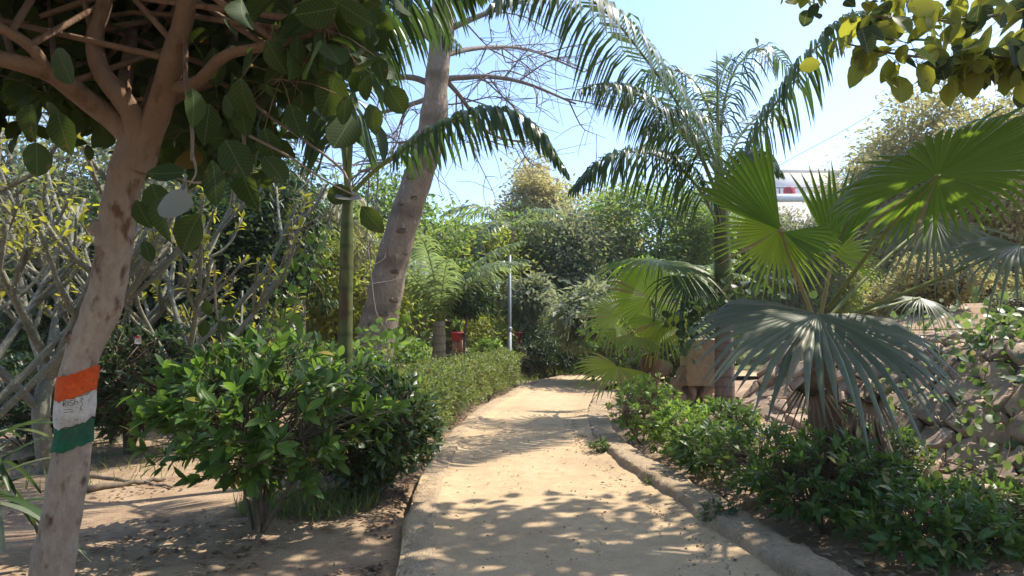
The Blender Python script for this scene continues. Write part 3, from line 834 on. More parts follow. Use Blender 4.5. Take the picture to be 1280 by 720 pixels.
    # some larger leaves hang free below the crown
    fx = [(45, 178, 2.6, .13, (.1, 0, -.9)), (72, 140, 2.6, .16, (.3, -.1, -1)), (265, 200, 2.3, .16, (.15, .1, -.9)), (250, 268, 2.3, .15, (-.5, 0, -.8)),
          (282, 175, 2.4, .15, (.5, 0, -.9)), (300, 205, 2.5, .17, (.2, .1, -1)), (232, 215, 2.3, .13, (-1, .1, -.1)), (205, 245, 2.6, .17, (-.2, 0, -1)),
          (190, 230, 2.7, .15, (.3, .1, -1)), (170, 250, 2.7, .12, (.4, .1, -1)), (240, 270, 2.4, .13, (.1, 0, -1)), (330, 160, 2.6, .14, (.3, 0, -1)),
          (330, 195, 2.6, .13, (.6, 0, -.7)), (362, 130, 2.6, .13, (.4, 0, -1)), (300, 130, 2.7, .14, (.2, 0, -1)), (262, 130, 2.6, .15, (-.1, 0, -1)),
          (440, 242, 2.5, .10, (-1, .1, -.05)), (452, 258, 2.5, .12, (.6, 0, -.8)), (455, 90, 2.6, .12, (.2, 0, -1)), (462, 130, 2.6, .11, (.3, 0, -1)), (485, 108, 2.6, .12, (.5, 0, -.8)),
          (470, 70, 2.6, .10, (.3, 0, -.9)), (432, 120, 2.6, .12, (0, 0, -1)), (40, 130, 2.5, .13, (-.2, 0, -.9)), (72, 60, 2.5, .14, (.3, 0, -.9)), (240, 110, 2.5, .14, (.2, 0, -1)), (180, 300, 2.75, .10, (.3, 0, -1)),
          (258, 375, 3.4, .08, (.1, 0, -1)), (285, 380, 3.4, .07, (.2, 0, -1)), (258, 400, 3.4, .09, (-.2, 0, -.7)), (275, 400, 3.3, .08, (.3, 0, -1))]
    fp = PL([(a, b_, d_) for a, b_, d_, _, _ in fx]); fd = nrm(np.array([q[4] for q in fx])); fs = np.array([q[3] for q in fx])
    p = np.vstack([p, fp]); d = np.vstack([d, fd]); s = np.r_[s, fs]
    N = np.vstack([rng.normal(size=(n, 3)) * .7 + (0, -.3, .8), rng.normal(size=(len(fx), 3)) * .35 + (0, -1, .25)])
    R = frames(d, N, s)
    i1, i2 = split_largest(p, s, 240)
    fi = np.arange(n, n + len(fx)); i1 = np.r_[fi, np.setdiff1d(i1, fi)][:260]; i2 = np.setdiff1d(np.arange(len(p)), i1)
    me = [tpl_mesh(T_ROUND, 'leaf', M['figleaf_single']), tpl_mesh(leaf_tpl(.66, .16, .30), 'leaf', M['figleaf_single']), tpl_mesh(leaf_tpl(.6, .08, -.15), 'leaf', M['figleaf_single']), tpl_mesh(leaf_tpl(.7, .22, .45), 'leaf', M['figleaf_single'])]
    single_leaves(o, 'leaf', me, p, R, i1)
    cc_ = np.vstack([c0, ctr[np.argmin(((fp[:, None] - ctr[None]) ** 2).sum(-1), axis=1)]])
    ok = i1[np.linalg.norm(cc_[i1] - p[i1], axis=1) < .28]
    st = MB(); a_, b_ = cc_[ok], p[ok] + d[ok] * s[ok][:, None] * .04
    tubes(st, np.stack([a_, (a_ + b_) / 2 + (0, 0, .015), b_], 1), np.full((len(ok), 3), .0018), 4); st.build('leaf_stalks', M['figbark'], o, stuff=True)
    f = MB(); scatter(f, leaf_tpl(.68, .12, .2, ((0, .08), (.2, .7), (.5, 1), (.8, .7), (1, .04))), p[i2], R[i2]); f.build('foliage', M['figleaf'], o, stuff=True)
    # twig that carries the free hanging leaves, and the pale leaf that faces the path
    for pl in ([(306, 190, 2.45), (280, 215, 2.4), (262, 226, 2.35), (240, 228, 2.3), (200, 215, 2.4)], [(240, 190, 2.5), (245, 215, 2.35), (236, 232, 2.3)],
               [(312, 170, 2.6), (360, 195, 2.55), (405, 225, 2.5), (445, 245, 2.5)], [(268, 330, 3.3), (270, 380, 3.4), (280, 440, 3.6)]):
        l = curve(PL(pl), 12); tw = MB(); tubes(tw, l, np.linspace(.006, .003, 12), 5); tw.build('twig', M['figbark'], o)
    pm = tpl_mesh(leaf_tpl(.80, .10, .22, ((0, .06), (.08, .45), (.22, .82), (.42, 1), (.62, .96), (.8, .72), (.93, .34), (1, .03))), 'leaf', M['figleaf_back'])
    pp = PL([(242, 256, 2.2), (418, 246, 2.5)]); Rr = frames(np.array([(-1, .05, .05), (.9, 0, .1)]), np.array([(.25, -1, .35), (0, -.8, 1)]), [.135, .095])
    single_leaves(o, 'leaf', [pm], pp, Rr, [0, 1])
painted_tree()

# ------------------------------------------------------------------ the tree whose branch hangs in from the right
def overhead_tree():
    rng = np.random.default_rng(21)
    base = on_ground(6.3, 3.6)
    o = thing('overhanging_tree', 'tree reaching in from the right with large rounded yellow green leaves', 'tree', base)
    cc = np.array((4.0, 4.8, 5.9)); cr = np.array((3.4, 2.7, 1.6))
    tk, br, tips = tree_skeleton(rng, base - (0, 0, .2), base + (-.6, .7, 2.4), .16, cc, cr, 8, 6, 3)
    tk.build('trunk', M['treebark'], o); br.build('branches', M['treebark'], o)
    u = rand_dirs(rng, 620) * (rng.random(620) ** .4)[:, None]
    ctr = np.vstack([tips, cc + cr * u])
    sun_v = np.array(tosun)                       # two openings in the crown let the sun through
    for g_, gr in ((P(1120, 55, 3.35), .85), (np.array((2.05, 4.6, 1.4)), .55)):
        q_ = ctr - g_; q_ = q_ - (q_ @ sun_v)[:, None] * sun_v
        ctr = ctr[np.linalg.norm(q_, axis=1) > gr]
    per = 10; n = len(ctr) * per; c0 = np.repeat(ctr, per, 0)
    p = c0 + rng.normal(size=(n, 3)) * .22; d = nrm(rand_dirs(rng, n) + (0, 0, -.5)); s = rng.uniform(.13, .22, n)
    N = rng.normal(size=(n, 3)) * .5 + (0, -.2, .9)
    # the low branch in view
    bl = [curve(PL([(1330, 40, 3.6), (1250, 68, 3.5), (1170, 72, 3.4), (1110, 66, 3.3), (1060, 55, 3.2)]), 14), curve(PL([(1330, 0, 3.8), (1240, 20, 3.6), (1150, 25, 3.4), (1085, 20, 3.3)]), 14),
          curve(PL([(1330, 80, 3.4), (1290, 78, 3.4), (1230, 70, 3.4), (1190, 80, 3.4)]), 14)]
    tw = MB()
    for l in bl: tubes(tw, l, np.linspace(.012, .004, 14), 6)
    e = np.array(tips[np.argmin(np.abs(tips - bl[0][0]).sum(1))])
    for l in bl: tubes(tw, curve([e, (e + l[0]) / 2 + (0, 0, .1), l[0]], 8), np.linspace(.022, .012, 8), 6)
    tw.build('low_branch', M['treebark'], o)
    LP = np.vstack([l[rng.integers(1, 14, 85)] for l in bl]); k = len(LP)
    fd = nrm(rand_dirs(rng, k) * (1, 1, .5) + (-.35, 0, -.35)); fp = LP + rng.normal(size=(k, 3)) * .05; fs = rng.uniform(.085, .15, k)
    hang = rng.random(k) < .35; fd[hang] = nrm(fd[hang] * .4 + (0, 0, -1))
    fN = rng.normal(size=(k, 3)) * .6 + (-.2, -.8, .5)
    p = np.vstack([p, fp]); d = np.vstack([d, fd]); s = np.r_[s, fs]; N = np.vstack([N, fN])
    R = frames(d, N, s)
    i1 = np.arange(n, n + k)
    st = MB(); b_ = fp + fd * fs[:, None] * .05; tubes(st, np.stack([LP, (LP + b_) / 2 + (0, 0, .01), b_], 1), np.full((k, 3), .002), 4); st.build('leaf_stalks', M['petiole'], o, stuff=True)
    ex, rest = split_largest(p[:n], s[:n], 60)
    single_leaves(o, 'leaf', [tpl_mesh(T_ROUND, 'leaf', M['seagrape_single']), tpl_mesh(leaf_tpl(.72, .16, .3), 'leaf', M['seagrape_single']), tpl_mesh(leaf_tpl(.64, .2, .1), 'leaf', M['seagrape_single'])], p, R, np.r_[i1, ex])
    f = MB(); scatter(f, leaf_tpl(.75, .1, .15, ((0, .08), (.2, .7), (.5, 1), (.8, .7), (1, .04))), p[rest], R[rest]); f.build('foliage', M['seagrape'], o, stuff=True)
overhead_tree()

# ------------------------------------------------------------------ feather palms
def slim_palm():
    rng = np.random.default_rng(31); D = 7.0
    b = on_ground(*P(432, 480, D)[:2])
    o = thing('slim_palm', 'slim green ringed palm trunk rising out of the leafy bush', 'palm tree', b)
    c = curve(np.vstack([[b - (0, 0, .1)], PL([(431, 480, D), (432, 400, D), (433, 330, D), (434, 270, D), (435, 236, D)])]), 40)
    m_ = MB(); tubes(m_, c, np.interp(np.linspace(0, 1, 40), [0, .5, .8, 1], [.090, .074, .070, .048]), 14, .02, rng); m_.build('trunk', M['greenpalm'], o)
    fr = [([(436, 246, 7), (470, 212, 7), (510, 184, 6.9), (560, 152, 6.8), (620, 137, 6.7), (668, 158, 6.6), (708, 215, 6.5)], 64, .62, .04, 1.7, .22),
          ([(435, 240, 7), (438, 160, 7), (443, 80, 6.9), (462, 15, 6.7), (500, -18, 6.5), (550, -30, 6.2), (600, -18, 6.0)], 72, .95, .045, 1.8, .36),
          ([(435, 240, 7), (439, 170, 7), (441, 90, 7.1), (430, 20, 7.3), (400, -20, 7.4), (350, -25, 7.5)], 56, .85, .042, 1.0, .4),
          ([(434, 240, 7), (428, 180, 7.0), (416, 125, 6.9), (394, 92, 6.8), (355, 85, 6.7), (312, 108, 6.6)], 60, .95, .048, 1.8, .25),
          ([(434, 238, 7), (430, 150, 7.2), (410, 60, 7.5), (370, 10, 7.8), (320, 0, 8.1)], 50, .8, .04, .9, .3),
          ([(435, 238, 7), (440, 140, 7.3), (452, 60, 7.8), (480, 10, 8.4), (530, 15, 9.0), (575, 60, 9.5)], 60, .85, .04, 1.7, .3)]
    for pl, n, L, w, h, t0 in fr:
        add_frond(o, PL(pl), n, L, w, h, rng, 'palm', 'petiole', t0=t0, rach=.026)
slim_palm()

def tall_palm():
    rng = np.random.default_rng(32); D = 11.0
    b = on_ground(*P(905, 520, D)[:2])
    o = thing('tall_palm', 'tall feather palm on a straight trunk beside the broken stone pillar', 'palm tree', b)
    c1 = curve(np.vstack([[b - (0, 0, .1)], PL([(906, 500, D), (905, 440, D), (905, 385, D)])]), 24)
    m_ = MB(); tubes(m_, c1, np.linspace(.165, .135, 24), 14, .03, rng); m_.build('trunk', M['purplepalm'], o)
    c2 = curve(PL([(905, 390, D), (904, 340, D), (902, 290, D), (900, 235, D), (898, 195, D)]), 24)
    m_ = MB(); tubes(m_, c2, np.interp(np.linspace(0, 1, 24), [0, .3, .7, 1], [.15, .135, .11, .06]), 14, .02, rng); m_.build('crownshaft', M['greenpalm'], o)
    fr = [([(903, 262, 11), (880, 205, 10.5), (850, 135, 9.6), (808, 75, 8.7), (765, 22, 7.9), (715, -14, 7.2), (660, -22, 6.8), (615, 5, 6.5)], 96, 1.22, .042, 2.1, .14, .1),
          ([(900, 285, 11), (876, 240, 10.7), (845, 206, 10.4), (800, 190, 10), (755, 200, 9.7), (716, 235, 9.5)], 78, 1.05, .038, 2.4, .14, .5),
          ([(901, 255, 11), (874, 190, 10.2), (840, 150, 9.3), (800, 120, 8.5), (760, 105, 7.9), (722, 112, 7.5)], 62, .85, .036, 2.1, .2, .2),
          ([(904, 262, 11), (940, 175, 10.8), (980, 115, 10.5), (1015, 65, 10.2), (1052, 25, 10), (1095, 12, 9.8)], 70, 1.1, .04, 2.2, .14, .3),
          ([(899, 205, 11), (905, 130, 11.3), (925, 78, 11.6), (960, 62, 12), (1000, 100, 12.3)], 50, .95, .032, 1.6, .2, .5),
          ([(898, 205, 11), (884, 130, 11.3), (855, 92, 11.8), (815, 92, 12.2), (780, 130, 12.5)], 50, .95, .032, 1.6, .2, .4),
          ([(899, 230, 11), (890, 190, 10.3), (868, 150, 9.6), (838, 140, 9.0), (805, 165, 8.6)], 48, .85, .032, 1.9, .2, .4),
          ([(900, 240, 11), (918, 205, 10.6), (945, 190, 10.1), (975, 215, 9.8)], 40, .7, .04, 1.6, .2, .4),
          ([(899, 230, 11), (925, 170, 11.5), (960, 140, 12.2), (985, 160, 12.6)], 40, .6, .04, .8, .2, .6),
          ([(898, 220, 11), (868, 175, 11.4), (835, 165, 11.9), (800, 190, 12.3)], 40, .6, .04, .8, .2, .6),
          ([(898, 200, 11), (897, 130, 11), (902, 95, 11.1), (915, 70, 11.2)], 36, .5, .03, .25, .3, .9)]
    for pl, n, L, w, h, t0, up in fr:
        add_frond(o, PL(pl), n, L, w, h, rng, 'palmgrey' if L < .61 else 'palm', 'petiole', t0=t0, up=up, rach=.03)
    m_ = MB(); tubes(m_, curve(PL([(898, 200, D), (897, 130, D), (896, 62, D)]), 10), np.linspace(.04, .006, 10), 8); m_.build('spear_leaf', M['petiole'], o)
tall_palm()

def feather_palm(label, seed, base, h, r, nf, L, leafm, trunkm='paletrunk', ll=.4, el=(35, 80), w=.035, drop=1.6, group=None, stubs=0, lean=(0, 0), azs=None):
    rng = np.random.default_rng(seed); base = np.asarray(base, float)
    o = thing('feather_palm', label, 'palm tree', base, group)
    top = base + np.array((lean[0], lean[1], h))
    c = curve([base - (0, 0, .1), (base + top) / 2 + (lean[0] * .2, 0, 0), top], 16)
    m_ = MB(); tubes(m_, c, np.interp(np.linspace(0, 1, 16), [0, .15, 1], [r * 1.6, r, r * .8]), 12, .12, rng); m_.build('trunk', M[trunkm], o)
    for k in range(stubs):
        a = rng.uniform(0, 6.28); s = c[int(rng.integers(2, 12))]
        e = s + np.array((math.cos(a) * r * 2.4, math.sin(a) * r * 2.4, rng.uniform(.25, .55)))
        m_ = MB(); tubes(m_, curve([s, (s + e) / 2 + (math.cos(a) * .05, math.sin(a) * .05, -.05), e], 6), np.linspace(.035, .012, 6), 5); m_.build('dead_leaf_base', M['paletrunk'], o)
    for k in range(nf):
        a = azs[k % len(azs)] + .3 * (k // len(azs)) if azs is not None else k * 2.4 + rng.uniform(-.3, .3)
        add_frond(o, arch(top - (0, 0, .03 * k), a, L * rng.uniform(.85, 1.1), rad(rng.uniform(*el)), drop * rng.uniform(.8, 1.15)), 40, ll, w, .7, rng, leafm, 'petiole', t0=.18, up=.4, rach=.018)
    return o
def gp(px, Y): p = P(px, 405, Y); return on_ground(p[0], p[1])
feather_palm('pale trunked feather palm with torn leaf bases right of the leaning tree', 41, gp(549, 14.5), 1.6, .16, 12, 2.7, 'palmgrey', ll=.55, w=.045, el=(58, 88), drop=1.15, stubs=7)
feather_palm('feather palm with arching grey green fronds behind the metal pole', 42, gp(641, 25.0), 5.1, .085, 9, 3.3, 'palmgrey', w=.06, ll=.85, el=(20, 50), drop=1.7, azs=[3.3, .15, 2.6, .7, 4.2, 5.4, 1.5, 3.0])
feather_palm('feather palm with sun bleached straw coloured fronds hanging at left', 43, gp(375, 14.0), 4.0, .12, 9, 1.9, 'palmpale', ll=.6, el=(10, 55), drop=2.1)
feather_palm('slim young feather palm in the gap between the black crowned tree and the pole', 47, gp(606, 23.5), 2.9, .07, 8, 1.9, 'palmgrey', ll=.5, w=.045, el=(35, 80), drop=1.6)
feather_palm('small dark feather palm in the shade left of the slim trunk', 44, gp(395, 18.0), 1.9, .13, 9, 1.7, 'palm', ll=.5, el=(30, 80), drop=1.7)
feather_palm('short grey feather palm on the dry slope behind the tall palm', 46, gp(868, 17.0), 2.3, .12, 9, 1.6, 'palmgrey', ll=.45, el=(25, 75), drop=1.5)

# ------------------------------------------------------------------ fan palms
def big_fan_palm():
    rng = np.random.default_rng(51)
    b = on_ground(2.50, 5.55)
    o = thing('fan_palm', 'large fan palm with one broad blue grey leaf hanging over the shrubs', 'palm tree', b)
    cr_ = P(1022, 412, 5.5)
    m_ = MB(); tubes(m_, curve([b - (0, 0, .1), (b + cr_) / 2 + (.04, 0, 0), cr_], 18), np.interp(np.linspace(0, 1, 18), [0, .4, 1], [.15, .13, .09]), 12, .35, rng); m_.build('trunk', M['fibre'], o)
    A = lambda *l, **k: add_fan(o, *l, rng=rng, **k)
    # the broad blue-grey leaf hanging towards the path
    A(cr_, P(1022, 392, 4.75), P(1034, 470, 4.05), (0.02, -.45, .9), 'fanblue', pet='petioletan', R=.94, spread=238, nseg=40, fold=-.12, hang=.36, split=.60, pleat=.030, side=.1)
    # upright leaves in the middle
    A(cr_, P(976, 288, 5.2), P(890, 190, 5.25), (-.25, -.9, .3), 'fan', R=.76, spread=62, nseg=14, fold=.35, hang=-.02, split=.72, pleat=.045, pet='petioletan', side=0)
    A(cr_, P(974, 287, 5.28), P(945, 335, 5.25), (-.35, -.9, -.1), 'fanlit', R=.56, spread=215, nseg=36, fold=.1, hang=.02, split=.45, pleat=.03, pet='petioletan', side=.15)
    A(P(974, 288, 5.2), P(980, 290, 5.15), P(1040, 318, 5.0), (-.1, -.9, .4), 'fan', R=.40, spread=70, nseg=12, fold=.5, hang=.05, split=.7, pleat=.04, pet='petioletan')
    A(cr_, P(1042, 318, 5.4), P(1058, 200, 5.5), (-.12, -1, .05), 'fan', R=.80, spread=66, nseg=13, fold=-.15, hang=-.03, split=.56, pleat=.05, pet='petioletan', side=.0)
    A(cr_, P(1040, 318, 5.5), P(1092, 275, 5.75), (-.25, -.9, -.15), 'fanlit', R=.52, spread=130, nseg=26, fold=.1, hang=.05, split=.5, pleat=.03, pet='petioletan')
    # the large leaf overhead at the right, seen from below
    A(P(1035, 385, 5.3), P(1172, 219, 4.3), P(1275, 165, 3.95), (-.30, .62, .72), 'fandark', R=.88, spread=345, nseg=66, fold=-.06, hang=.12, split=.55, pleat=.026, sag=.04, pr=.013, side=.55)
    # paler leaves hanging beyond it and at the right border
    A(cr_, P(1168, 272, 6.2), P(1120, 330, 6.0), (-.25, -.6, .75), 'fangrey', R=.72, spread=220, nseg=30, fold=-.2, hang=.55, split=.45, pleat=.035, sag=.05)
    A(P(1050, 400, 5.5), P(1275, 306, 5.2), P(1215, 335, 5.0), (-.1, -.45, .88), 'fangrey', R=.66, spread=230, nseg=30, fold=-.2, hang=.45, split=.42, pleat=.035, sag=.0)
    A(P(1040, 400, 5.5), P(1150, 372, 6.4), P(1160, 392, 6.1), (.1, -.4, .9), 'fangrey', R=.42, spread=200, nseg=26, fold=-.2, hang=.9, split=.35, pleat=.02)
    # brown dead leaves and old petioles against the trunk
    for k in range(9):
        a = -math.pi / 2 + rng.uniform(-1.5, 1.5); z = rng.uniform(.55, 1.2)
        h0 = b + np.array((math.cos(a) * .12, math.sin(a) * .12, z)); h1 = h0 + np.array((math.cos(a) * .25, math.sin(a) * .25, -.1))
        f = fan(h1, h1 + np.array((math.cos(a) * .1, math.sin(a) * .1, -.5)), (math.cos(a), math.sin(a), .2), R=.5, spread=90, nseg=12, hang=.2, split=.3, pleat=.05, rng=rng).build('dead_leaf', M['fandead'], o)
        m_ = MB(); tubes(m_, curve([h0, h1], 4), np.linspace(.014, .009, 4), 5); m_.build('petiole', M['fibre'], f, origin=worldpos(o))
big_fan_palm()

def small_fan_palm():
    rng = np.random.default_rng(52); D = 11.4
    b = on_ground(*P(812, 500, D)[:2])
    o = thing('fan_palm', 'smaller fan palm with a stubby brown trunk beside the path bend', 'palm tree', b)
    cr_ = P(813, 440, D)
    m_ = MB(); tubes(m_, curve([b - (0, 0, .1), cr_], 16), np.linspace(.19, .15, 16), 12, .5, rng); m_.build('trunk', M['fibre'], o)
    A = lambda *l, **k: add_fan(o, *l, rng=rng, pr=.016, **k)
    A(cr_, P(825, 325, 11.2), P(800, 330, 10.2), (0, -.36, .95), 'fan', R=1.25, spread=300, nseg=44, fold=-.14, hang=.42, split=.45, pleat=.03, side=.1)
    A(cr_, P(813, 372, 11.6), P(800, 335, 11.7), (-.3, .9, .15), 'fanlit', R=.88, spread=330, nseg=50, hang=.03, split=.62, pleat=.02, side=.15)
    A(cr_, P(828, 402, 11.3), P(835, 430, 11.0), (-.1, -.8, .5), 'fanlit', R=.75, spread=250, nseg=40, hang=.25, split=.5, pleat=.02)
    A(cr_, P(862, 345, 10.9), P(885, 380, 10.6), (.3, -.5, .8), 'palm', R=.95, spread=200, nseg=34, hang=.7, split=.4, pleat=.02, fold=-.2)
    A(cr_, P(772, 458, 10.6), P(742, 476, 10.2), (-.2, -.6, .8), 'fanlit', R=.78, spread=220, nseg=34, hang=.3, split=.5, pleat=.02)
    A(cr_, P(775, 395, 12.2), P(745, 380, 12.4), (-.3, -.6, .7), 'fan', R=.8, spread=260, nseg=40, hang=.25, split=.5, pleat=.02)
    A(cr_, P(850, 405, 12.0), P(880, 400, 12.1), (.3, -.6, .7), 'fan', R=.75, spread=260, nseg=40, hang=.3, split=.5, pleat=.02)
    A(cr_, P(790, 420, 11.0), P(770, 432, 10.6), (-.2, -.7, .6), 'fan', R=.6, spread=240, nseg=36, hang=.3, split=.5, pleat=.02)
    for k in range(8):                 # cut petioles and dead leaves round the foot
        a = rng.uniform(-2.8, -.2); h0 = b + np.array((math.cos(a) * .15, math.sin(a) * .15, rng.uniform(.3, .75))); e = h0 + np.array((math.cos(a) * .5, math.sin(a) * .5, rng.uniform(-.35, .25)))
        m_ = MB(); tubes(m_, curve([h0, (h0 + e) / 2 + (0, 0, .06), e], 6), np.linspace(.022, .010, 6), 5); m_.build('dead_petiole', M['fandead'] if k % 2 else M['petioletan'], o)
small_fan_palm()

# ------------------------------------------------------------------ the leaning bare tree
def leaning_tree():
    rng = np.random.default_rng(61); D = 10.0
    b = on_ground(*P(462, 500, D)[:2]); b[0] = P(455, 440, D)[0]
    o = thing('leaning_tree', 'thick leaning tree with ridged grey brown bark and bare twigs above', 'tree', b)
    c = curve(np.vstack([[b - (.12, 0, .2)], PL([(469, 430, D), (479, 380, D), (492, 320, D), (510, 260, D), (524, 218, D), (535, 185, D), (543, 140, D), (546, 100, D), (552, 40, D), (553, -10, D), (560, -90, D)])]), 70)
    zz = np.linspace(0, 1, 70)
    w = np.interp(zz, [0, .1, .35, .55, .63, .68, .76, .8, .85, 1], [.40, .31, .232, .205, .205, .172, .165, .195, .142, .115])
    m_ = MB(); tubes(m_, c, w * (1 + .03 * np.sin(zz * 90)), 24, .05, rng)
    m_.build('trunk', M['cotton'], o)
    # branch scars: dark eye-shaped knots on the near side
    for (a, b_) in ((497, 340), (511, 318), (505, 290), (517, 272), (503, 258), (484, 392), (470, 405), (496, 375), (516, 225), (520, 250), (548, 215)):
        p = P(a, b_, D); k = int(np.argmin(np.abs(c[:, 2] - p[2]))); dx = np.clip(p[0] - c[k, 0], -w[k] * .8, w[k] * .8)
        y = c[k, 1] - math.sqrt(w[k] ** 2 - dx * dx); q = np.array((c[k, 0] + dx, y, p[2]))
        out = nrm(np.array((dx, y - c[k, 1], .15)))
        tx = nrm(np.cross((0, 0, 1), out)); tz = np.cross(out, tx); kk = 12; an = np.arange(kk) * 2 * math.pi / kk; h_ = rng.uniform(.45, .95)
        V = np.vstack([q + out * o_ + (np.cos(an)[:, None] * tx * .085 + np.sin(an)[:, None] * tz * .040) * f_ * h_ for f_, o_ in ((1.35, -.03), (1.05, .016), (.75, .020), (.45, -.004))] + [q - out * .02])
        kn = MB(); kn.add(V, [(l_ * kk + a_, l_ * kk + (a_ + 1) % kk, (l_ + 1) * kk + (a_ + 1) % kk, (l_ + 1) * kk + a_) for l_ in range(3) for a_ in range(kk)], [(3 * kk + a_, 3 * kk + (a_ + 1) % kk, 4 * kk) for a_ in range(kk)])
        kn.build('branch_scar', M['treebark'], o)
    # limbs and a haze of bare twigs
    limbs = [([(548, 110, 10), (520, 98, 10), (490, 95, 9.8), (455, 90, 9.6), (420, 80, 9.4)], .055, .02), ([(546, 100, 10), (575, 97, 10.2), (615, 96, 10.4), (660, 105, 10.6), (720, 130, 10.8)], .05, .016),
             ([(540, 150, 10), (520, 172, 9.9), (500, 190, 9.8), (478, 205, 9.6), (450, 215, 9.4)], .075, .02), ([(552, 40, 10), (580, 28, 10), (620, 12, 10.1), (660, 0, 10.2)], .055, .025),
             ([(550, 60, 10), (525, 40, 9.9), (490, 42, 9.8), (450, 60, 9.6)], .06, .02), ([(548, 90, 10), (575, 120, 10.3), (610, 165, 10.6), (660, 180, 11)], .04, .012),
             ([(550, 70, 10.1), (600, 60, 11), (660, 62, 11.8), (730, 90, 12.5)], .045, .014), ([(545, 120, 10), (500, 135, 10.8), (450, 150, 11.6), (400, 190, 12.2)], .045, .014),
             ([(553, 10, 10), (535, -30, 9.8), (500, -60, 9.6), (450, -70, 9.3)], .07, .025), ([(555, -20, 10), (600, -60, 10.3), (660, -80, 10.6), (740, -60, 11)], .07, .022)]
    S, T = [], []
    for pl, r1, r2 in limbs:
        l = curve(PL(pl), 20); m_ = MB(); tubes(m_, l, np.linspace(r1, r2, 20), 8, .1, rng); m_.build('limb', M['barebark'], o)
        for _ in range(10):
            s = l[int(rng.integers(4, 20))]; t_ = nrm(l[-1] - l[0])
            e = s + (t_ * rng.uniform(.3, 1.0) + rng.normal(size=3) * (.45, .45, .38) + (0, 0, -.12)) * rng.uniform(.7, 1.3)
            l2 = curve([s, (s + e) / 2 + rng.normal(size=3) * .12, e], 7); S.append(l2)
            for _k in range(8):
                s3 = l2[int(rng.integers(2, 7))]; e3 = s3 + (nrm(e - s) * .4 + rng.normal(size=3) * .5 + (0, 0, -.1)) * rng.uniform(.35, .8)
                T.append(curve([s3, (s3 + e3) / 2 + rng.normal(size=3) * .06, e3], 5))
    m_ = MB(); tubes(m_, np.array(S), np.linspace(.014, .006, 7)[None] * np.ones((len(S), 1)), 5); m_.build('branches', M['barebark'], o)
    m_ = MB(); tubes(m_, np.array(T), np.linspace(.006, .003, 5)[None] * np.ones((len(T), 1)), 4); m_.build('twigs', M['barebark'], o, stuff=True)
leaning_tree()

# ------------------------------------------------------------------ bushes and hedges by the path
bush('leafy_bush', 'bright green leafy bush on thin stems over grass left of the path', 71, on_ground(-1.93, 5.35), (.98, .76), 1.47, T_OVAL, T_OVAL, 'bush', n_cl=290, per=9, size=.12, stems=8, low=.30, k_single=180, cat='bush', rs=.02)
bush('leafy_bush', 'dark glossy bush touching the left edge of the path', 72, on_ground(-1.28, 6.35), (.66, .62), 1.16, T_MID, T_OVAL, 'bushdark', n_cl=520, per=9, size=.095, stems=6, low=.06, k_single=120, cat='bush', rs=.015)
bush('leafy_bush', 'dark green bush filling the gap behind the bright leafy bush', 73, on_ground(-1.75, 7.6), (.8, .7), 1.3, T_MID, T_OVAL, 'bush', n_cl=380, per=8, size=.10, stems=5, low=.1, cat='bush')

bush('leafy_bush', 'dark bush between the glossy bush and the start of the clipped hedge', 74, on_ground(-1.42, 7.25), (.55, .6), .98, T_MID, T_MID, 'bushdark', n_cl=320, per=8, size=.085, stems=5, low=.06, cat='bush')
def hedge(name, label, seed, line, w, h, low, n, size, mat, stems=14, group=None):
    rng = np.random.default_rng(seed)
    l = curve(line, 60); o3 = np.array((*l[30], gz(*l[30])))
    o = thing(name, label, 'hedge', o3, group)
    T = nrm(np.gradient(l, axis=0)); Nn = np.stack([T[:, 1], -T[:, 0]], 1)
    u = rng.random(n) * 59; i = np.minimum(u.astype(int), 58); f = (u - i)[:, None]
    c = l[i] * (1 - f) + l[i + 1] * f; nn = Nn[i]
    # points on the clipped faces, some inside
    face = rng.random(n); a = rng.uniform(-1, 1, n); zf = rng.random(n)
    a = np.where(face < .3, -1, np.where(face < .6, 1, a)); zf = np.where((face >= .6) & (face < .95), 1, zf)
    dep = 1 - .28 * rng.random(n) ** 2
    lump = 1 + .34 * fbm(u * .55 + seed, a * 2 + zf * 3)
    e = np.clip(np.minimum(u, 59 - u) / 4, .35, 1) ** .5
    off = a * dep * w / 2 * lump * e
    z = low + (h - low) * (.5 + (zf - .5) * np.where(zf > .5, dep, 1)) * (1 + .26 * fbm(u * .5, a * 2.2)) * (1 - .12 * a * a)
    p = np.column_stack([c + nn * off[:, None], z + o3[2]]) + rng.normal(size=(n, 3)) * .03
    d = np.column_stack([nn * (a * .7)[:, None], (zf - .35) * 1.2]) + rng.normal(size=(n, 3)) * .6
    N = np.column_stack([nn * a[:, None], zf + .2]) + rng.normal(size=(n, 3)) * .5
    fo = MB(); scatter(fo, T_MID, p, frames(d, N, size * rng.uniform(.6, 1.3, n)))
    fo.build('foliage', M[mat], o, stuff=True)
    for k in range(stems):
        q = l[int((k + .5) / stems * 59)] + rng.normal(size=2) * w * .15
        for _ in range(3):
            e_ = np.array((q[0] + rng.normal() * w * .25, q[1] + rng.normal() * w * .25, o3[2] + h * .75))
            m_ = MB(); tubes(m_, curve([np.array((q[0], q[1], gz(q[0], q[1]) - .05)), np.array((q[0], q[1], o3[2] + h * .35)) + rng.normal(size=3) * .03, e_], 6), np.linspace(.018, .007, 6), 5); m_.build('stem', M['stem'], o)
    return o
hl = np.array([(-1.45, 7.7), (-1.48, 8.8), (-1.42, 10.0), (-1.2, 12.2), (-.75, 14.6), (-.15, 16.8)])
hedge('hedge', 'clipped hedge with a pale top following the left edge of the path', 81, hl, 1.1, .90, .25, 30000, .062, 'hedge', 12)
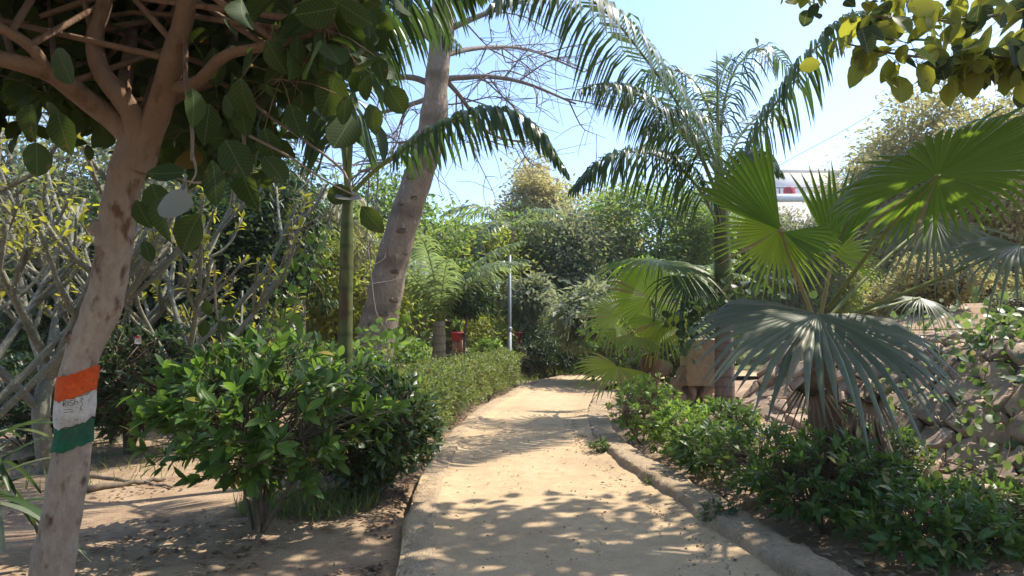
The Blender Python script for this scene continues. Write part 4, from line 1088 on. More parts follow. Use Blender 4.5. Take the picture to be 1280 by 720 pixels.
hedge('hedge', 'low dark clipped hedge behind the bushes at left', 82, np.array([(-6.6, 13.2), (-4.6, 13.4), (-2.6, 13.6)]), .9, 1.15, .1, 9000, .08, 'bush', 4)
hedge('hedge', 'rounded olive hedge across the far side of the bend', 83, np.array([(.9, 23.0), (2.2, 23.2), (3.4, 23.4), (4.6, 23.4)]), 1.7, 1.75, .05, 14000, .10, 'hedge', 4)

def shrub_row():
    spec = [((1.64, 8.75), (.46, .55), .88, 'lime', 'lime green shrub at the path bend in front of the small fan palm', 260),
            ((1.84, 7.6), (.46, .48), .60, 'lime', 'low pale green shrub on the kerb between the fan palm and the stone pillar', 220),
            ((1.90, 6.6), (.42, .50), .56, 'shrub', 'low shrub on the kerb below the tip of the blue grey fan leaf', 230),
            ((2.12, 5.75), (.52, .50), .70, 'shrub', 'dense shrub under the blue grey fan leaf by the kerb', 280),
            ((2.22, 4.95), (.56, .50), .74, 'shrub', 'largest leafy shrub behind the near part of the kerb', 300),
            ((2.52, 4.30), (.50, .45), .50, 'shrub', 'low shrub thinning out over the fallen leaves', 200),
            ((3.05, 4.30), (.42, .38), .30, 'shrub', 'sparse creeping shrub in the lower right corner', 120),
            ((2.75, 5.35), (.40, .40), .50, 'bushdark', 'dark shrub in the shade behind the kerb shrubs', 190),
            ((3.30, 4.9), (.42, .38), .28, 'shrub', 'sparse leafy shrub at the foot of the stone slope', 110),
            ((3.30, 6.1), (.36, .40), .50, 'shrub', 'leafy shrub hiding the foot of the stone slope beside the big fan palm', 150),
            ((3.45, 7.3), (.36, .40), .60, 'bushdark', 'dark shrub against the stone slope behind the fan palm trunk', 170),
            ((2.45, 7.9), (.40, .40), .62, 'shrub', 'shrub growing against the rubble under the stone pillar', 200)]
    for k, (xy, r, h, mat, label, n) in enumerate(spec):
        bush('kerb_shrub', label, 90 + k, on_ground(*xy), r, h, T_MID, T_OVAL, mat, n_cl=n, per=8, size=.066 + .006 * (k % 3), stems=5, low=.03, k_single=60 if k > 1 else 30, group='shrubs along the right kerb', rs=.009)
shrub_row()
def weed(label, seed, base, r, h, n=40, mat='weed'):
    return bush('weed', label, seed, base, r, h, T_MID, T_MID, mat, n_cl=n, per=7, size=.045, stems=4, low=.0, cat='weed', rs=.004)
weed('dusty dark green weed growing at the foot of the near kerb', 111, np.array((1.52, 5.15, 0)), .16, .20, 60)
weed('tuft of pale weed where the kerb sinks into the path', 112, np.array((1.02, 8.0, 0.02)), .14, .17, 50, 'shrub')
weed('small weed in the crack of the kerb foot', 113, np.array((1.27, 6.35, 0)), .08, .09, 24)

# ------------------------------------------------------------------ stone slope, pillar
def rock_mesh(seed, flat=.55):
    rng = np.random.default_rng(seed)
    bm = bmesh.new(); bmesh.ops.create_icosphere(bm, subdivisions=2, radius=1)
    cuts = [(nrm(rng.normal(size=3)), rng.uniform(.42, .78)) for _ in range(11)]
    for v in bm.verts:
        p = np.array(v.co)
        for n_, d_ in cuts:
            s = p.dot(n_)
            if s > d_: p = p - n_ * (s - d_)
        p = p + rng.normal(size=3) * .012
        v.co = p * (1, .8, flat)
    me = bpy.data.meshes.new('stone'); bm.to_mesh(me); bm.free(); me.materials.append(M['stone'])
    return me
ROCKS = [rock_mesh(200 + k) for k in range(7)]
def put_stone(parent, p, sc, rng, up=None):
    o = bpy.data.objects.new('stone', ROCKS[int(rng.integers(7))])
    q = Vector(up if up is not None else (0, 0, 1)).to_track_quat('Z', 'Y') @ Quaternion((0, 0, 1), rng.uniform(0, 6.28)) @ Quaternion((1, 0, 0), rng.normal() * .14)
    o.rotation_mode = 'QUATERNION'; o.rotation_quaternion = q
    o.scale = sc; o.parent = parent; o.location = Vector((np.asarray(p) - worldpos(parent)).tolist())
    C.objects.link(o); return o
def stone_slope():
    rng = np.random.default_rng(121)
    o = thing('stone_bank', 'sloping dry stone wall of rough pinkish slabs at right', 'stone wall', on_ground(3.8, 6.0))
    Z = lambda u, v: gz(wall_x(u) + v, u)
    us = np.linspace(3.0, 11.6, 60); vs = np.linspace(-.05, 1.5, 14)
    rows = np.array([[(wall_x(u) + v, u, Z(u, v) + .015) for v in vs] for u in us])
    m_ = MB(); ribbon(m_, rows[:, ::-1]); m_.build('packed_earth', M['soil'], o)
    pts = []; v = .06; k = 0
    while v < 1.42:
        u = 3.05 + rng.uniform(0, .3)
        while u < 11.5:
            w = float(rng.choice((.24, .32, .42, .58))) * rng.uniform(.85, 1.15)
            pts.append((u + w / 2, v + rng.normal() * .03)); u += w
        v += rng.uniform(.15, .21)
    pts = np.array(pts); K = np.array((.62, 1.0))
    for i, c in enumerate(pts):
        q = np.array([(-.42, -.20), (.42, -.20), (.42, .20), (-.42, .20)]) * K
        dd = (pts - c) * K; near = np.argsort((dd ** 2).sum(1))[1:14]
        for j in near:
            n_ = dd[j]; h_ = (n_ ** 2).sum() / 2; out = []
            for a_ in range(len(q)):
                p0, p1 = q[a_], q[(a_ + 1) % len(q)]; d0, d1 = p0.dot(n_) - h_, p1.dot(n_) - h_
                if d0 <= 0: out.append(p0)
                if (d0 < 0) != (d1 < 0) and abs(d0 - d1) > 1e-9: out.append(p0 + (p1 - p0) * (d0 / (d0 - d1)))
            q = np.array(out)
            if len(q) < 3: break
        if len(q) < 3: continue
        q = q / K
        g_ = np.linalg.norm(np.roll(q, -1, 0) - q, axis=1); q = q[g_ > .02]
        if len(q) < 3: continue
        r2 = np.empty((2 * len(q), 2)); r2[0::2] = q; r2[1::2] = (q + np.roll(q, -1, 0)) / 2
        r2 = r2 * (.93 + rng.normal(size=(len(r2), 1)) * .035)
        hgt = rng.uniform(.05, .13); tilt = rng.normal(size=2) * .16; m = len(r2)
        e_ = .05; u0, v0 = c
        pt = lambda a_, b_: np.array((wall_x(u0 + a_) + v0 + b_, u0 + a_, Z(u0 + a_, v0 + b_)))
        nn = nrm(np.cross(pt(0, e_) - pt(0, -e_), pt(e_, 0) - pt(-e_, 0)))
        if nn[2] < 0: nn = -nn
        ring = []
        for sc_, hh, jj in ((1.0, -.05, 0), (1.0, hgt * .7, .006), (.94, hgt * .96, .007), (.80, hgt, .006)):
            for a_, b_ in r2 * sc_:
                ring.append(pt(a_, b_) + nn * (hh + (a_ * tilt[0] + b_ * tilt[1]) * (hh > 0) + rng.normal() * jj))
        V = np.vstack([ring, [pt(0, 0) + nn * (hgt + rng.normal() * .008)]])
        qd = [(l_ * m + a_, l_ * m + (a_ + 1) % m, (l_ + 1) * m + (a_ + 1) % m, (l_ + 1) * m + a_) for l_ in range(3) for a_ in range(m)]
        MB().add(V, qd, [(3 * m + a_, 3 * m + (a_ + 1) % m, 4 * m) for a_ in range(m)]).build('stone', M['stone'], o, smooth=False)
    for _ in range(16):
        yy = rng.uniform(3.6, 9); xx = wall_x(yy) - rng.uniform(.05, .5)
        put_stone(o, (xx, yy, gz(xx, yy) + .03), np.array((1, 1, .8)) * rng.uniform(.08, .17), rng)
    b = thing('rubble_pillar', 'broken stub of a stone wall with a squared block on top', 'stone pillar', on_ground(2.95, 11.75))
    for k in range(46):
        h = rng.uniform(0, .72); x = 2.55 + rng.uniform(0, .95) ; yy = 11.55 + rng.uniform(0, .35)
        put_stone(b, (x, yy, .05 + h), np.array((1, .9, .8)) * rng.uniform(.13, .22), rng, (rng.normal() * .3, -.8, .5))
    m_ = MB(); p0, p1 = P(857, 474, 11.6), P(898, 424, 11.6)
    xs = np.linspace(p0[0], p1[0], 7); ys = np.linspace(11.5, 11.95, 6); zs = np.linspace(p0[2] - .1, p1[2], 8)
    bm = bmesh.new(); bmesh.ops.create_cube(bm, size=1); bmesh.ops.subdivide_edges(bm, edges=bm.edges[:], cuts=6, use_grid_fill=True)
    for v in bm.verts:
        v.co = ((v.co.x + .5) * (p1[0] - p0[0]) + p0[0] + rng.normal() * .007, (v.co.y + .5) * .45 + 11.5 + rng.normal() * .007, (v.co.z + .5) * (p1[2] - p0[2] + .1) + p0[2] - .1 + rng.normal() * .008)
    me = bpy.data.meshes.new('block'); bm.to_mesh(me); bm.free(); me.materials.append(M['kerb'])
    bo = bpy.data.objects.new('block', me); C.objects.link(bo); bo.parent = b; bo.location = Vector((-worldpos(b)).tolist())
stone_slope()

def creeper(name, label, seed, lines, n, size, mat, cat='creeper', spread=.12, tpl=T_ROUND, singles=40):
    rng = np.random.default_rng(seed)
    L = [curve(l, 20) for l in lines]
    o = thing(name, label, cat, L[0][0])
    for l in L:
        m_ = MB(); tubes(m_, l, np.linspace(.008, .003, 20), 5); m_.build('stem', M['stem'], o)
    A = np.concatenate(L); k = rng.integers(0, len(A), n); p = A[k] + rng.normal(size=(n, 3)) * spread
    d = rand_dirs(rng, n) + (0, 0, -.4); N = rng.normal(size=(n, 3)) * .4 + (-.4, -.6, .7); s = size * rng.uniform(.6, 1.3, n)
    R = frames(d, N, s); i1, i2 = split_largest(p, s, singles)
    single_leaves(o, 'leaf', [tpl_mesh(tpl, 'leaf', M[mat])], p, R, i1)
    f = MB(); scatter(f, tpl, p[i2], R[i2]); f.build('foliage', M[mat], o, stuff=True)
def up_slope(y, s, off=.14): x = wall_x(y) + s; return np.array((x, y, gz(x, y) + off))
creeper('ivy', 'pale round leaved creeper trailing down the stone slope', 131, [[up_slope(8.6, 1.0), up_slope(8.0, .7), up_slope(7.4, .45), up_slope(6.9, .2)], [up_slope(7.8, 1.0), up_slope(7.2, .75), up_slope(6.6, .6), up_slope(6.1, .35)], [up_slope(6.4, .9), up_slope(6.0, .6), up_slope(5.7, .35), up_slope(5.5, .1)], [up_slope(6.2, .1), up_slope(5.6, .12), up_slope(5.0, .15), up_slope(4.4, .2)]], 420, .085, 'ivy', spread=.13)
creeper('ivy', 'sunlit creeper spilling over the top of the stone slope', 132, [[up_slope(9.6, 1.1), up_slope(8.4, 1.2), up_slope(7.2, 1.15), up_slope(6.2, 1.2)], [up_slope(9.0, 1.3), up_slope(7.8, 1.5), up_slope(6.8, 1.4), up_slope(5.8, 1.4)]], 420, .085, 'ivy', spread=.2)
creeper('ivy', 'leafy creeper hanging over the stones at the right border', 135, [[up_slope(5.6, 1.3), up_slope(5.4, 1.0), up_slope(5.2, .7), up_slope(5.1, .45)], [up_slope(6.6, 1.3), up_slope(6.2, 1.05), up_slope(5.9, .9), up_slope(5.5, .8)], [up_slope(7.4, 1.35), up_slope(7.0, 1.1), up_slope(6.7, .8)]], 320, .08, 'shrub', spread=.14)
creeper('vine', 'heart leaved vine with dark leaves hanging beside the tall palm', 133, [PL([(865, 380, 10.6), (900, 365, 10.4), (950, 355, 10.2), (1000, 362, 10)]), PL([(880, 400, 10.6), (930, 372, 10.4), (975, 345, 10.3)]), PL([(860, 380, 10.7), (855, 410, 10.6), (862, 440, 10.6)])], 150, .15, 'mango', spread=.16)
creeper('vine', 'light green vine climbing up through the bushes at left', 134, [PL([(352, 470, 9), (350, 420, 9), (352, 370, 9), (358, 330, 9)]), PL([(356, 340, 9), (385, 315, 9.3), (405, 300, 9.6)]), PL([(352, 410, 9), (362, 370, 9.2), (378, 350, 9.4)]), PL([(450, 430, 8.6), (478, 420, 8.8), (500, 415, 9)])], 190, .11, 'lime', spread=.12)

# ------------------------------------------------------------------ left side: euphorbias, dark bush, strap leaved plant, fallen branches
def euphorbia(label, seed, base, h, nb=5, r=.07):
    r = r * .8; rng = np.random.default_rng(seed); base = np.asarray(base, float)
    o = thing('euphorbia', label, 'succulent tree', base, 'thick stemmed euphorbias at left')
    th = h * .3
    tr = curve([base - (0, 0, .1), base + (rng.normal() * .08, rng.normal() * .08, th * .5), base + (rng.normal() * .1, 0, th)], 10)
    m_ = MB(); tubes(m_, tr, np.linspace(r * 1.3, r, 10), 10, .15, rng); m_.build('trunk', M['euphstem'], o)
    tips, dirs, axes_ = [], [], []
    for k in range(nb):
        a = k * 6.28 / nb + rng.uniform(-.5, .5); L = h * rng.uniform(.45, .72); s = tr[int(rng.integers(5, 10))]
        e = s + np.array((math.cos(a) * L * .55, math.sin(a) * L * .55, L * .85)); m1 = s + np.array((math.cos(a) * L * .34, math.sin(a) * L * .34, L * .42)) + rng.normal(size=3) * .04
        c = curve([s, m1, e], 16); m_ = MB(); tubes(m_, c, np.linspace(r * .65, r * .34, 16), 8, .3, rng)
        tips.append(e); dirs.append(nrm(e - m1)); axes_.append((c, r * .5))
        for q in range(6):
            i = int(rng.integers(5, 14)); aa = a + rng.uniform(-1.6, 1.6); l2 = L * rng.uniform(.25, .5)
            e2 = c[i] + np.array((math.cos(aa) * l2 * .6, math.sin(aa) * l2 * .6, l2 * .7)); mm = c[i] + np.array((math.cos(aa) * l2 * .36, math.sin(aa) * l2 * .36, l2 * .30)) + rng.normal(size=3) * .03
            c2 = curve([c[i], mm, e2], 10); axes_.append((c2, r * .34)); tubes(m_, c2, np.linspace(r * .42, r * .26, 10), 7, .3, rng)
            tips.append(e2); dirs.append(nrm(e2 - mm))
        m_.build('branch', M['euphstem'], o)
    sp, sdir = [], []
    for c, q in axes_:
        k = 70; i = rng.integers(1, len(c), k); dd = rand_dirs(rng, k); sp.append(c[i] + (c[i - 1] - c[i]) * rng.random((k, 1)) + dd * q * .9); sdir.append(dd)
    f = MB(); sp = np.vstack(sp); scatter(f, T_NARROW, sp, frames(np.vstack(sdir), rng.normal(size=sp.shape), rng.uniform(.03, .055, len(sp)))); f.build('spines', M['euphstem'], o, stuff=True)
    n = len(tips) * 20; t_ = np.repeat(np.array(tips), 20, 0); ax = np.repeat(np.array(dirs), 20, 0)
    d = nrm(rand_dirs(rng, n) + ax * .6); p = t_ - ax * rng.uniform(0, .28, n)[:, None]; keep = rng.random(n) < np.repeat(rng.uniform(.05, .65, len(tips)), 20)
    f = MB(); scatter(f, T_OBOV, p[keep], frames(d[keep], (ax + (0, 0, .4))[keep], rng.uniform(.09, .17, keep.sum()))); f.build('leaves', M['euph'], o, stuff=True)
    return o
euphorbia('grey stemmed euphorbia at the left border behind the strap leaved plant', 141, gp(-10, 6.6), 3.9, 7, .075)
euphorbia('pale stemmed euphorbia just left of the painted trunk', 142, gp(72, 7.4), 4.2, 7, .09)
euphorbia('euphorbia with yellow green leaf rosettes seen right of the painted trunk', 143, gp(235, 8.6), 3.9, 7, .07)
euphorbia('euphorbia behind the painted trunk with many thin upright stems', 144, gp(150, 9.2), 4.6, 8, .07)
euphorbia('tangled leafless euphorbia beneath the drooping dark tree', 145, gp(318, 10.2), 2.5, 6, .05)
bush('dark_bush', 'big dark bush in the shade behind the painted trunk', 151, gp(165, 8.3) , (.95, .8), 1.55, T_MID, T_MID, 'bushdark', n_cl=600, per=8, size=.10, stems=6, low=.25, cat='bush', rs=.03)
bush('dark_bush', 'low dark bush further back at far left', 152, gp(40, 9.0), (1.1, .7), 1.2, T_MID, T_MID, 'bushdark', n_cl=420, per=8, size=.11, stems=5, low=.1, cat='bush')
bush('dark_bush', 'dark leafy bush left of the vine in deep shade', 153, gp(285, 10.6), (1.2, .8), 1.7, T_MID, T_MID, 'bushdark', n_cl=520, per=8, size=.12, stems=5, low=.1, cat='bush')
def paper_tag():
    m_ = MB(); p = P(172, 424, 7.35); a = np.array([(-.035, 0, -.05), (.035, .01, -.05), (.025, .012, .02), (0, .004, .05), (-.025, 0, .02)])
    V = np.vstack([a + p, a + p + (0, .004, 0)]); m_.add(V, [(i, (i + 1) % 5, (i + 1) % 5 + 5, i + 5) for i in range(5)], [(0, 1, 2), (0, 2, 4), (2, 3, 4), (5, 7, 6), (5, 9, 7), (7, 9, 8)])
    o = m_.build('paper_tag', M['paper'], None, origin=p, smooth=False); tag(o, 'small pale paper tag caught in the dark bush behind the painted trunk', 'tag')
    r = MB(); box(r, p + (-.02, -.004, .012), p + (.018, -.001, .035)); r.build('red_patch', M['red'], o, smooth=False)
paper_tag()
def strap_plant():
    rng = np.random.default_rng(161); b = on_ground(*G(0, 600)[:2]); b = on_ground(-3.35, 4.35)
    o = thing('strap_leaved_plant', 'dark strap leaved plant with stiff blades at the left border', 'plant', b)
    m_ = MB(); tubes(m_, curve([b - (0, 0, .1), b + (.03, 0, .45), b + (0, .02, .95)], 8), np.linspace(.05, .035, 8), 8, .2, rng); m_.build('stem', M['stem'], o)
    V0 = leaf_tpl(.085, .25, .0, tuple((y, math.sin(math.pi * min(1, .12 + .86 * y)) ** .5) for y in np.linspace(0, .98, 9)))
    for k in range(46):
        a = rng.uniform(0, 6.28); el = rng.uniform(-.5, 1.2); L = rng.uniform(.4, .75)
        v = V0.V.copy() * L; v[:, 2] -= .9 * (v[:, 1] ** 2)
        D = np.array((math.cos(a) * math.cos(el), math.sin(a) * math.cos(el), math.sin(el)))
        R = frames(D[None], np.array([(0, 0, 1.0)]), [1.0])[0]
        z = rng.uniform(.35, .95)
        m_ = MB(); m_.add(v @ R.T + b + (0, 0, z), V0.q); m_.build('leaf', M['bushdark'] if k % 4 else M['fangrey'], o)
strap_plant()
for k, (l, r_, lab) in enumerate([([G(100, 607), G(150, 600), G(205, 592)], .035, 'thick fallen branch on the dirt beside the painted trunk'), ([G(112, 588), G(160, 592), G(215, 602)], .022, 'thin fallen branch lying across the thicker one'), ([G(20, 575), G(70, 560), G(120, 552)], .03, 'grey fallen branch under the dark bush at left')]):
    rng = np.random.default_rng(170 + k); l = np.array(l); l[:, 2] = ground_z(l[:, 0], l[:, 1]) + r_ * .8
    m_ = MB(); tubes(m_, curve(l, 14) + rng.normal(size=(14, 3)) * .008, np.linspace(r_, r_ * .5, 14), 8, .2, rng); o = m_.build('fallen_branch', M['treebark'], None, origin=l[1]); tag(o, lab, 'branch')

# ------------------------------------------------------------------ mid distance: pole, planters, small round trees
def pole():
    D = 19.0; b = gp(637, D); m_ = MB()
    o = thing('lamp_post', 'slender grey metal pole behind the end of the hedge', 'pole', b)
    tubes(m_, np.array([b - (0, 0, .1), b + (0, 0, 1.45)]), np.array([.058, .058]), 12); m_.build('lower_tube', M['metal'], o)
    m_ = MB(); tubes(m_, np.array([b + (0, 0, 1.46), b + (0, 0, 3.5)]), np.array([.048, .045]), 12); m_.build('upper_tube', M['metal'], o)
    m_ = MB(); tubes(m_, np.array([b + (0, 0, 1.40), b + (0, 0, 1.47), b + (0, 0, 1.52)]), np.array([.072, .072, .052]), 12); m_.build('collar', M['metal'], o)
    b2 = gp(1167, 15.0); o2 = thing('metal_post', 'thin grey post on the dry slope at right', 'pole', b2)
    m_ = MB(); tubes(m_, np.array([b2 - (0, 0, .1), b2 + (0, 0, 1.5)]), np.array([.05, .05]), 10); m_.build('tube', M['metal'], o2)
    m_ = MB(); tubes(m_, np.array([b2 + (0, 0, 1.5), b2 + (0, 0, 1.53), b2 + (0, 0, 1.56)]), np.array([.055, .055, .02]), 10); m_.build('cap', M['metal'], o2)
pole()
def planter(px, Y, label, k_=.75):
    rng = np.random.default_rng(int(px)); b = gp(px, Y)
    o = thing('planter', label, 'planter', b, 'red planters on brick plinths')
    bz = b[2]; zt, z0 = P(px, 415, Y)[2], P(px, 425.5, Y)[2]
    for r_ in range(4):
        z = bz - .05 + r_ * (z0 - bz + .05) / 4
        for c_ in range(2):
            m_ = MB(); q = (z0 - bz + .05) / 4; box(m_, (b[0] - .14 + c_ * .145 + .02 * (r_ % 2), b[1] - .12, z + .006), (b[0] - .003 + c_ * .145 + .02 * (r_ % 2) - .004, b[1] + .12, z + q - .004)); m_.build('brick', M['brick'], o, smooth=False)
    m_ = MB(); k = 6; w0, w1 = .15 * k_, .20 * k_
    V = []
    for z, w, d in ((z0, w0, .15), (zt - .04, w1 - .02, .2), (zt - .04, w1 + .02, .23), (zt, w1 + .02, .23), (zt, w1 - .03, .18), (zt - .06, w1 - .04, .17)):
        V += [(b[0] - w, b[1] - d, z), (b[0] + w, b[1] - d, z), (b[0] + w, b[1] + d, z), (b[0] - w, b[1] + d, z)]
    q = [(0, 3, 2, 1)] + [(4 * i + j, 4 * i + (j + 1) % 4, 4 * i + 4 + (j + 1) % 4, 4 * i + 4 + j) for i in range(5) for j in range(4)] + [(20, 21, 22, 23)]
    m_.add(V, q); m_.build('trough', M['red'], o, smooth=False)
    bush('potted_plant', 'yellow green plant in the red planter ' + ('right of the pole' if px > 600 else 'behind the hedge'), int(px), (b[0], b[1], zt - .05), (.17, .14), .42, T_MID, T_MID, 'lime', n_cl=60, per=7, size=.09, stems=3, low=.02, cat='plant')
planter(571, 18.6, 'red planter trough on a brick plinth behind the hedge')
planter(647, 23.4, 'red planter trough half hidden by the grey metal pole')
def fence():
    o = thing('rail_fence', 'low pale rail fence far behind the pale trunked palm', 'fence', gp(560, 23))
    for px in (520, 545, 570, 595):
        b = gp(px, 23); m_ = MB(); box(m_, b - (.05, .05, .1), b + (.05, .05, 1.75)); m_.build('post', M['kerb'], o, smooth=False)
    for z in (1.0, 1.62):
        a, b = gp(512, 22.93), gp(602, 22.93); m_ = MB(); box(m_, (a[0], a[1] - .025, z - .04), (b[0], a[1] + .015, z + .04)); m_.build('rail', M['kerb'], o, smooth=False)
fence()
def topiary(label, seed, base, th, r, mat, size=.16, r0=.05, m=46, leaf=T_NARROW, flat=.75, droop=.6):
    return leafy_tree('standard_tree', label, seed, base, th + r * flat * 1.7, th, (r, r, r * flat), leaf, mat, m=m, spread=r * .2, size=size, r0=r0, nl=5, ns=4, nt=3, droop=droop)
topiary('small tree with a round nearly black crown on a thin trunk', 181, gp(584, 15.0), 1.95, .50, 'mango', size=.15, r0=.035)
topiary('slender tree with an umbrella of grey green leaves right of the pole', 182, gp(662, 20.9), 1.9, .66, 'tree3', .2, leaf=T_MID, flat=1.0)
topiary('small dark round tree behind the slender umbrella tree', 183, gp(692, 20.3), .55, .78, 'mango', .15)
topiary('pale silvery leaved small tree left of the small fan palm', 184, gp(742, 18.0), 1.25, 1.15, 'tree3', .22, leaf=T_MID, m=60)
topiary('light green small tree between the black crowned tree and the pole', 185, gp(610, 20.5), .9, .7, 'tree2', .16)
bush('round_bush', 'rounded dark green bush at the foot of the leaning tree', 191, gp(507, 12.2), (.7, .6), 1.15, T_MID, T_MID, 'bush', n_cl=420, per=8, size=.10, stems=4, low=.03, cat='bush')
bush('round_bush', 'yellow green bush left of the metal pole', 192, gp(614, 18.6), (.55, .5), 1.25, T_MID, T_MID, 'lime', n_cl=300, per=8, size=.12, stems=4, low=.03, cat='bush')
bush('round_bush', 'grey leaved bush to the right of the metal pole', 193, gp(662, 20.2), (.7, .6), 1.1, T_MID, T_MID, 'tree3', n_cl=300, per=8, size=.11, stems=4, low=.03, cat='bush')
bush('round_bush', 'broad olive bush on the far side of the bend', 194, gp(722, 20.9), (1.4, .9), 1.45, T_MID, T_MID, 'shrub', n_cl=620, per=8, size=.11, stems=4, low=.03, cat='bush')
bush('round_bush', 'bright green low bush left of the pale trunked palm', 195, gp(515, 17), (.7, .6), 1.2, T_MID, T_MID, 'lime', n_cl=300, per=8, size=.11, stems=4, low=.03, cat='bush')
bush('round_bush', 'shaded bush behind the small fan palm', 196, gp(800, 16), (1.4, .8), 1.9, T_MID, T_MID, 'shrub', n_cl=460, per=8, size=.13, stems=4, low=.03, cat='bush')
bush('round_bush', 'dark bush behind the rubble pillar', 197, gp(870, 13.2), (.9, .6), 2.0, T_MID, T_MID, 'bushdark', n_cl=420, per=8, size=.12, stems=4, low=.03, cat='bush')

# ------------------------------------------------------------------ trees behind
TB = [
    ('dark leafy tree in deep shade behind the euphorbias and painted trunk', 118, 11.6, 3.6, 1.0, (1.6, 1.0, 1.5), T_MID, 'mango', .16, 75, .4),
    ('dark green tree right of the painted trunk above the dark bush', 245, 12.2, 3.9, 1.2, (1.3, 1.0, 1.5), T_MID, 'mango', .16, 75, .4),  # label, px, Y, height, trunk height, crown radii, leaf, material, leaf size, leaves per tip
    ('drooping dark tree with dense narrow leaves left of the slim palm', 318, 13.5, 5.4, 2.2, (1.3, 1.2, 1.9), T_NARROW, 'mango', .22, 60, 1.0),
    ('broad yellow green tree behind the slim palm trunk', 425, 17.0, 4.2, 1.5, (2.2, 1.6, 1.5), T_MID, 'tree2', .17, 55, .3),
    ('mid green tree directly behind the leaning trunk', 488, 20.0, 6.2, 2.0, (2.2, 1.8, 2.2), T_MID, 'tree1', .17, 60, .3),
    ('pale leaved tree behind the euphorbias at far left', 40, 14.0, 6.8, 2.2, (2.8, 1.8, 2.9), T_MID, 'tree3', .16, 60, .3),
    ('grey green tree behind the painted trunk', 190, 15.5, 6.9, 2.2, (2.8, 1.8, 2.9), T_MID, 'tree3', .17, 60, .3),
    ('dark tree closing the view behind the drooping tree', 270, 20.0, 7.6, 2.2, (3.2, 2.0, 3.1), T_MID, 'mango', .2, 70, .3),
    ('tall yellow leaved tree above the metal pole', 668, 40.0, 11.2, 4.0, (2.3, 2.3, 2.7), T_DIA, 'autumn', .27, 95, .3),
    ('dense green tree behind the arching frond of the tall palm', 812, 27.0, 7.5, 2.8, (3.1, 2.2, 2.7), T_MID, 'tree1', .20, 90, .3),
    ('olive tree with yellowing top left of the dense green tree', 738, 30.0, 7.4, 2.6, (2.3, 2.0, 2.3), T_DIA, 'autumn', .2, 80, .3),
    ('grey green tree behind the silvery small tree', 718, 26.0, 5.9, 2.0, (2.3, 2.0, 2.2), T_MID, 'tree3', .2, 70, .3),
    ('green tree behind the umbrella tree and pole', 640, 26.0, 5.4, 2.0, (2.6, 2.0, 2.1), T_MID, 'tree1', .2, 80, .3),
    ('green tree behind the pale trunked palm', 570, 24.0, 5.0, 1.8, (2.3, 1.8, 2.0), T_MID, 'tree2', .19, 70, .3),
    ('large dry brown tree on the slope under the big fan leaf', 1215, 24.0, 9.3, 3.0, (3.6, 2.6, 3.2), T_DIA, 'dry', .2, 170, .3),
    ('dry brown tree further up the slope at right', 1120, 30.0, 8.6, 3.0, (2.6, 2.4, 2.6), T_DIA, 'dry', .22, 130, .3),
    ('dusty tree at the right border of the slope', 1290, 17.0, 5.6, 2.0, (2.4, 2.0, 1.8), T_DIA, 'dry', .16, 80, .3),
    ('green tree below the white house', 890, 30.0, 6.8, 2.2, (2.4, 2.0, 2.0), T_MID, 'tree1', .2, 70, .3),
    ('olive tree right below the white house', 985, 30.0, 6.2, 1.6, (2.4, 2.0, 2.0), T_MID, 'tree3', .2, 70, .3),
]
for k, (lab, px, Y, h, th, cr, lf, mt, sz, m_, dr) in enumerate(TB):
    leafy_tree('tree', lab, 300 + k, gp(px, Y), h, th, cr, T_DIA if Y > 19 and lf is T_MID else lf, mt, m=int(m_ * .62), spread=.26 * min(cr) / 1.6, size=sz, r0=.07 + .012 * h, nl=12, ns=5, nt=4, droop=dr)
# the row that closes the view: copies of three trees, told apart by nothing
protos = [leafy_tree('background_tree', 'green leafy tree in the far row behind the park', 340 + k, gp((40, 330, 560)[k], (30, 31, 33)[k]), (8.6, 7.6, 6.6)[k], 2.0, (3.4, 2.6, (3.2, 2.9, 2.6)[k]), T_DIA, ('tree1', 'tree1', 'tree2')[k], m=60, spread=.45, size=.27, r0=.2, nl=11, group='trees in the far row') for k in range(3)]
rng = np.random.default_rng(5)
for k, px in enumerate((-160, -60, 140, 240, 410, 480, 620, 700, 780, 860, 940, 1030, 1380, 1480)):
    Y = rng.uniform(32, 42); low = .74 if 600 < px < 1100 else .95
    dup(protos[k % 3], gp(px, Y), rng.uniform(0, 6.28), low * rng.uniform(.9, 1.15))
# a distant mass of foliage along the horizon
def far_woods():
    rng = np.random.default_rng(6); n = 60000
    a = rng.uniform(rad(-62), rad(62), n); R_ = rng.uniform(48, 60, n)
    x, y = np.sin(a) * R_, np.cos(a) * R_
    hmax = 5.2 + 3.4 * fbm(a * 14, R_ * .05) + np.where(a < -.1, 3.2, 0)
    z = ground_z(x, y) + hmax * rng.random(n) ** .7
    p = np.stack([x, y, z], 1); d = rand_dirs(rng, n) + (0, -.3, .1)
    f = MB(); scatter(f, T_DIA, p, frames(d, rng.normal(size=(n, 3)) + (0, -.5, .6), rng.uniform(.5, 1.1, n)))
    o = f.build('far_woods', M['tree1']); tag(o, 'distant wood closing the horizon behind the park', 'woods', kind='stuff')
far_woods()
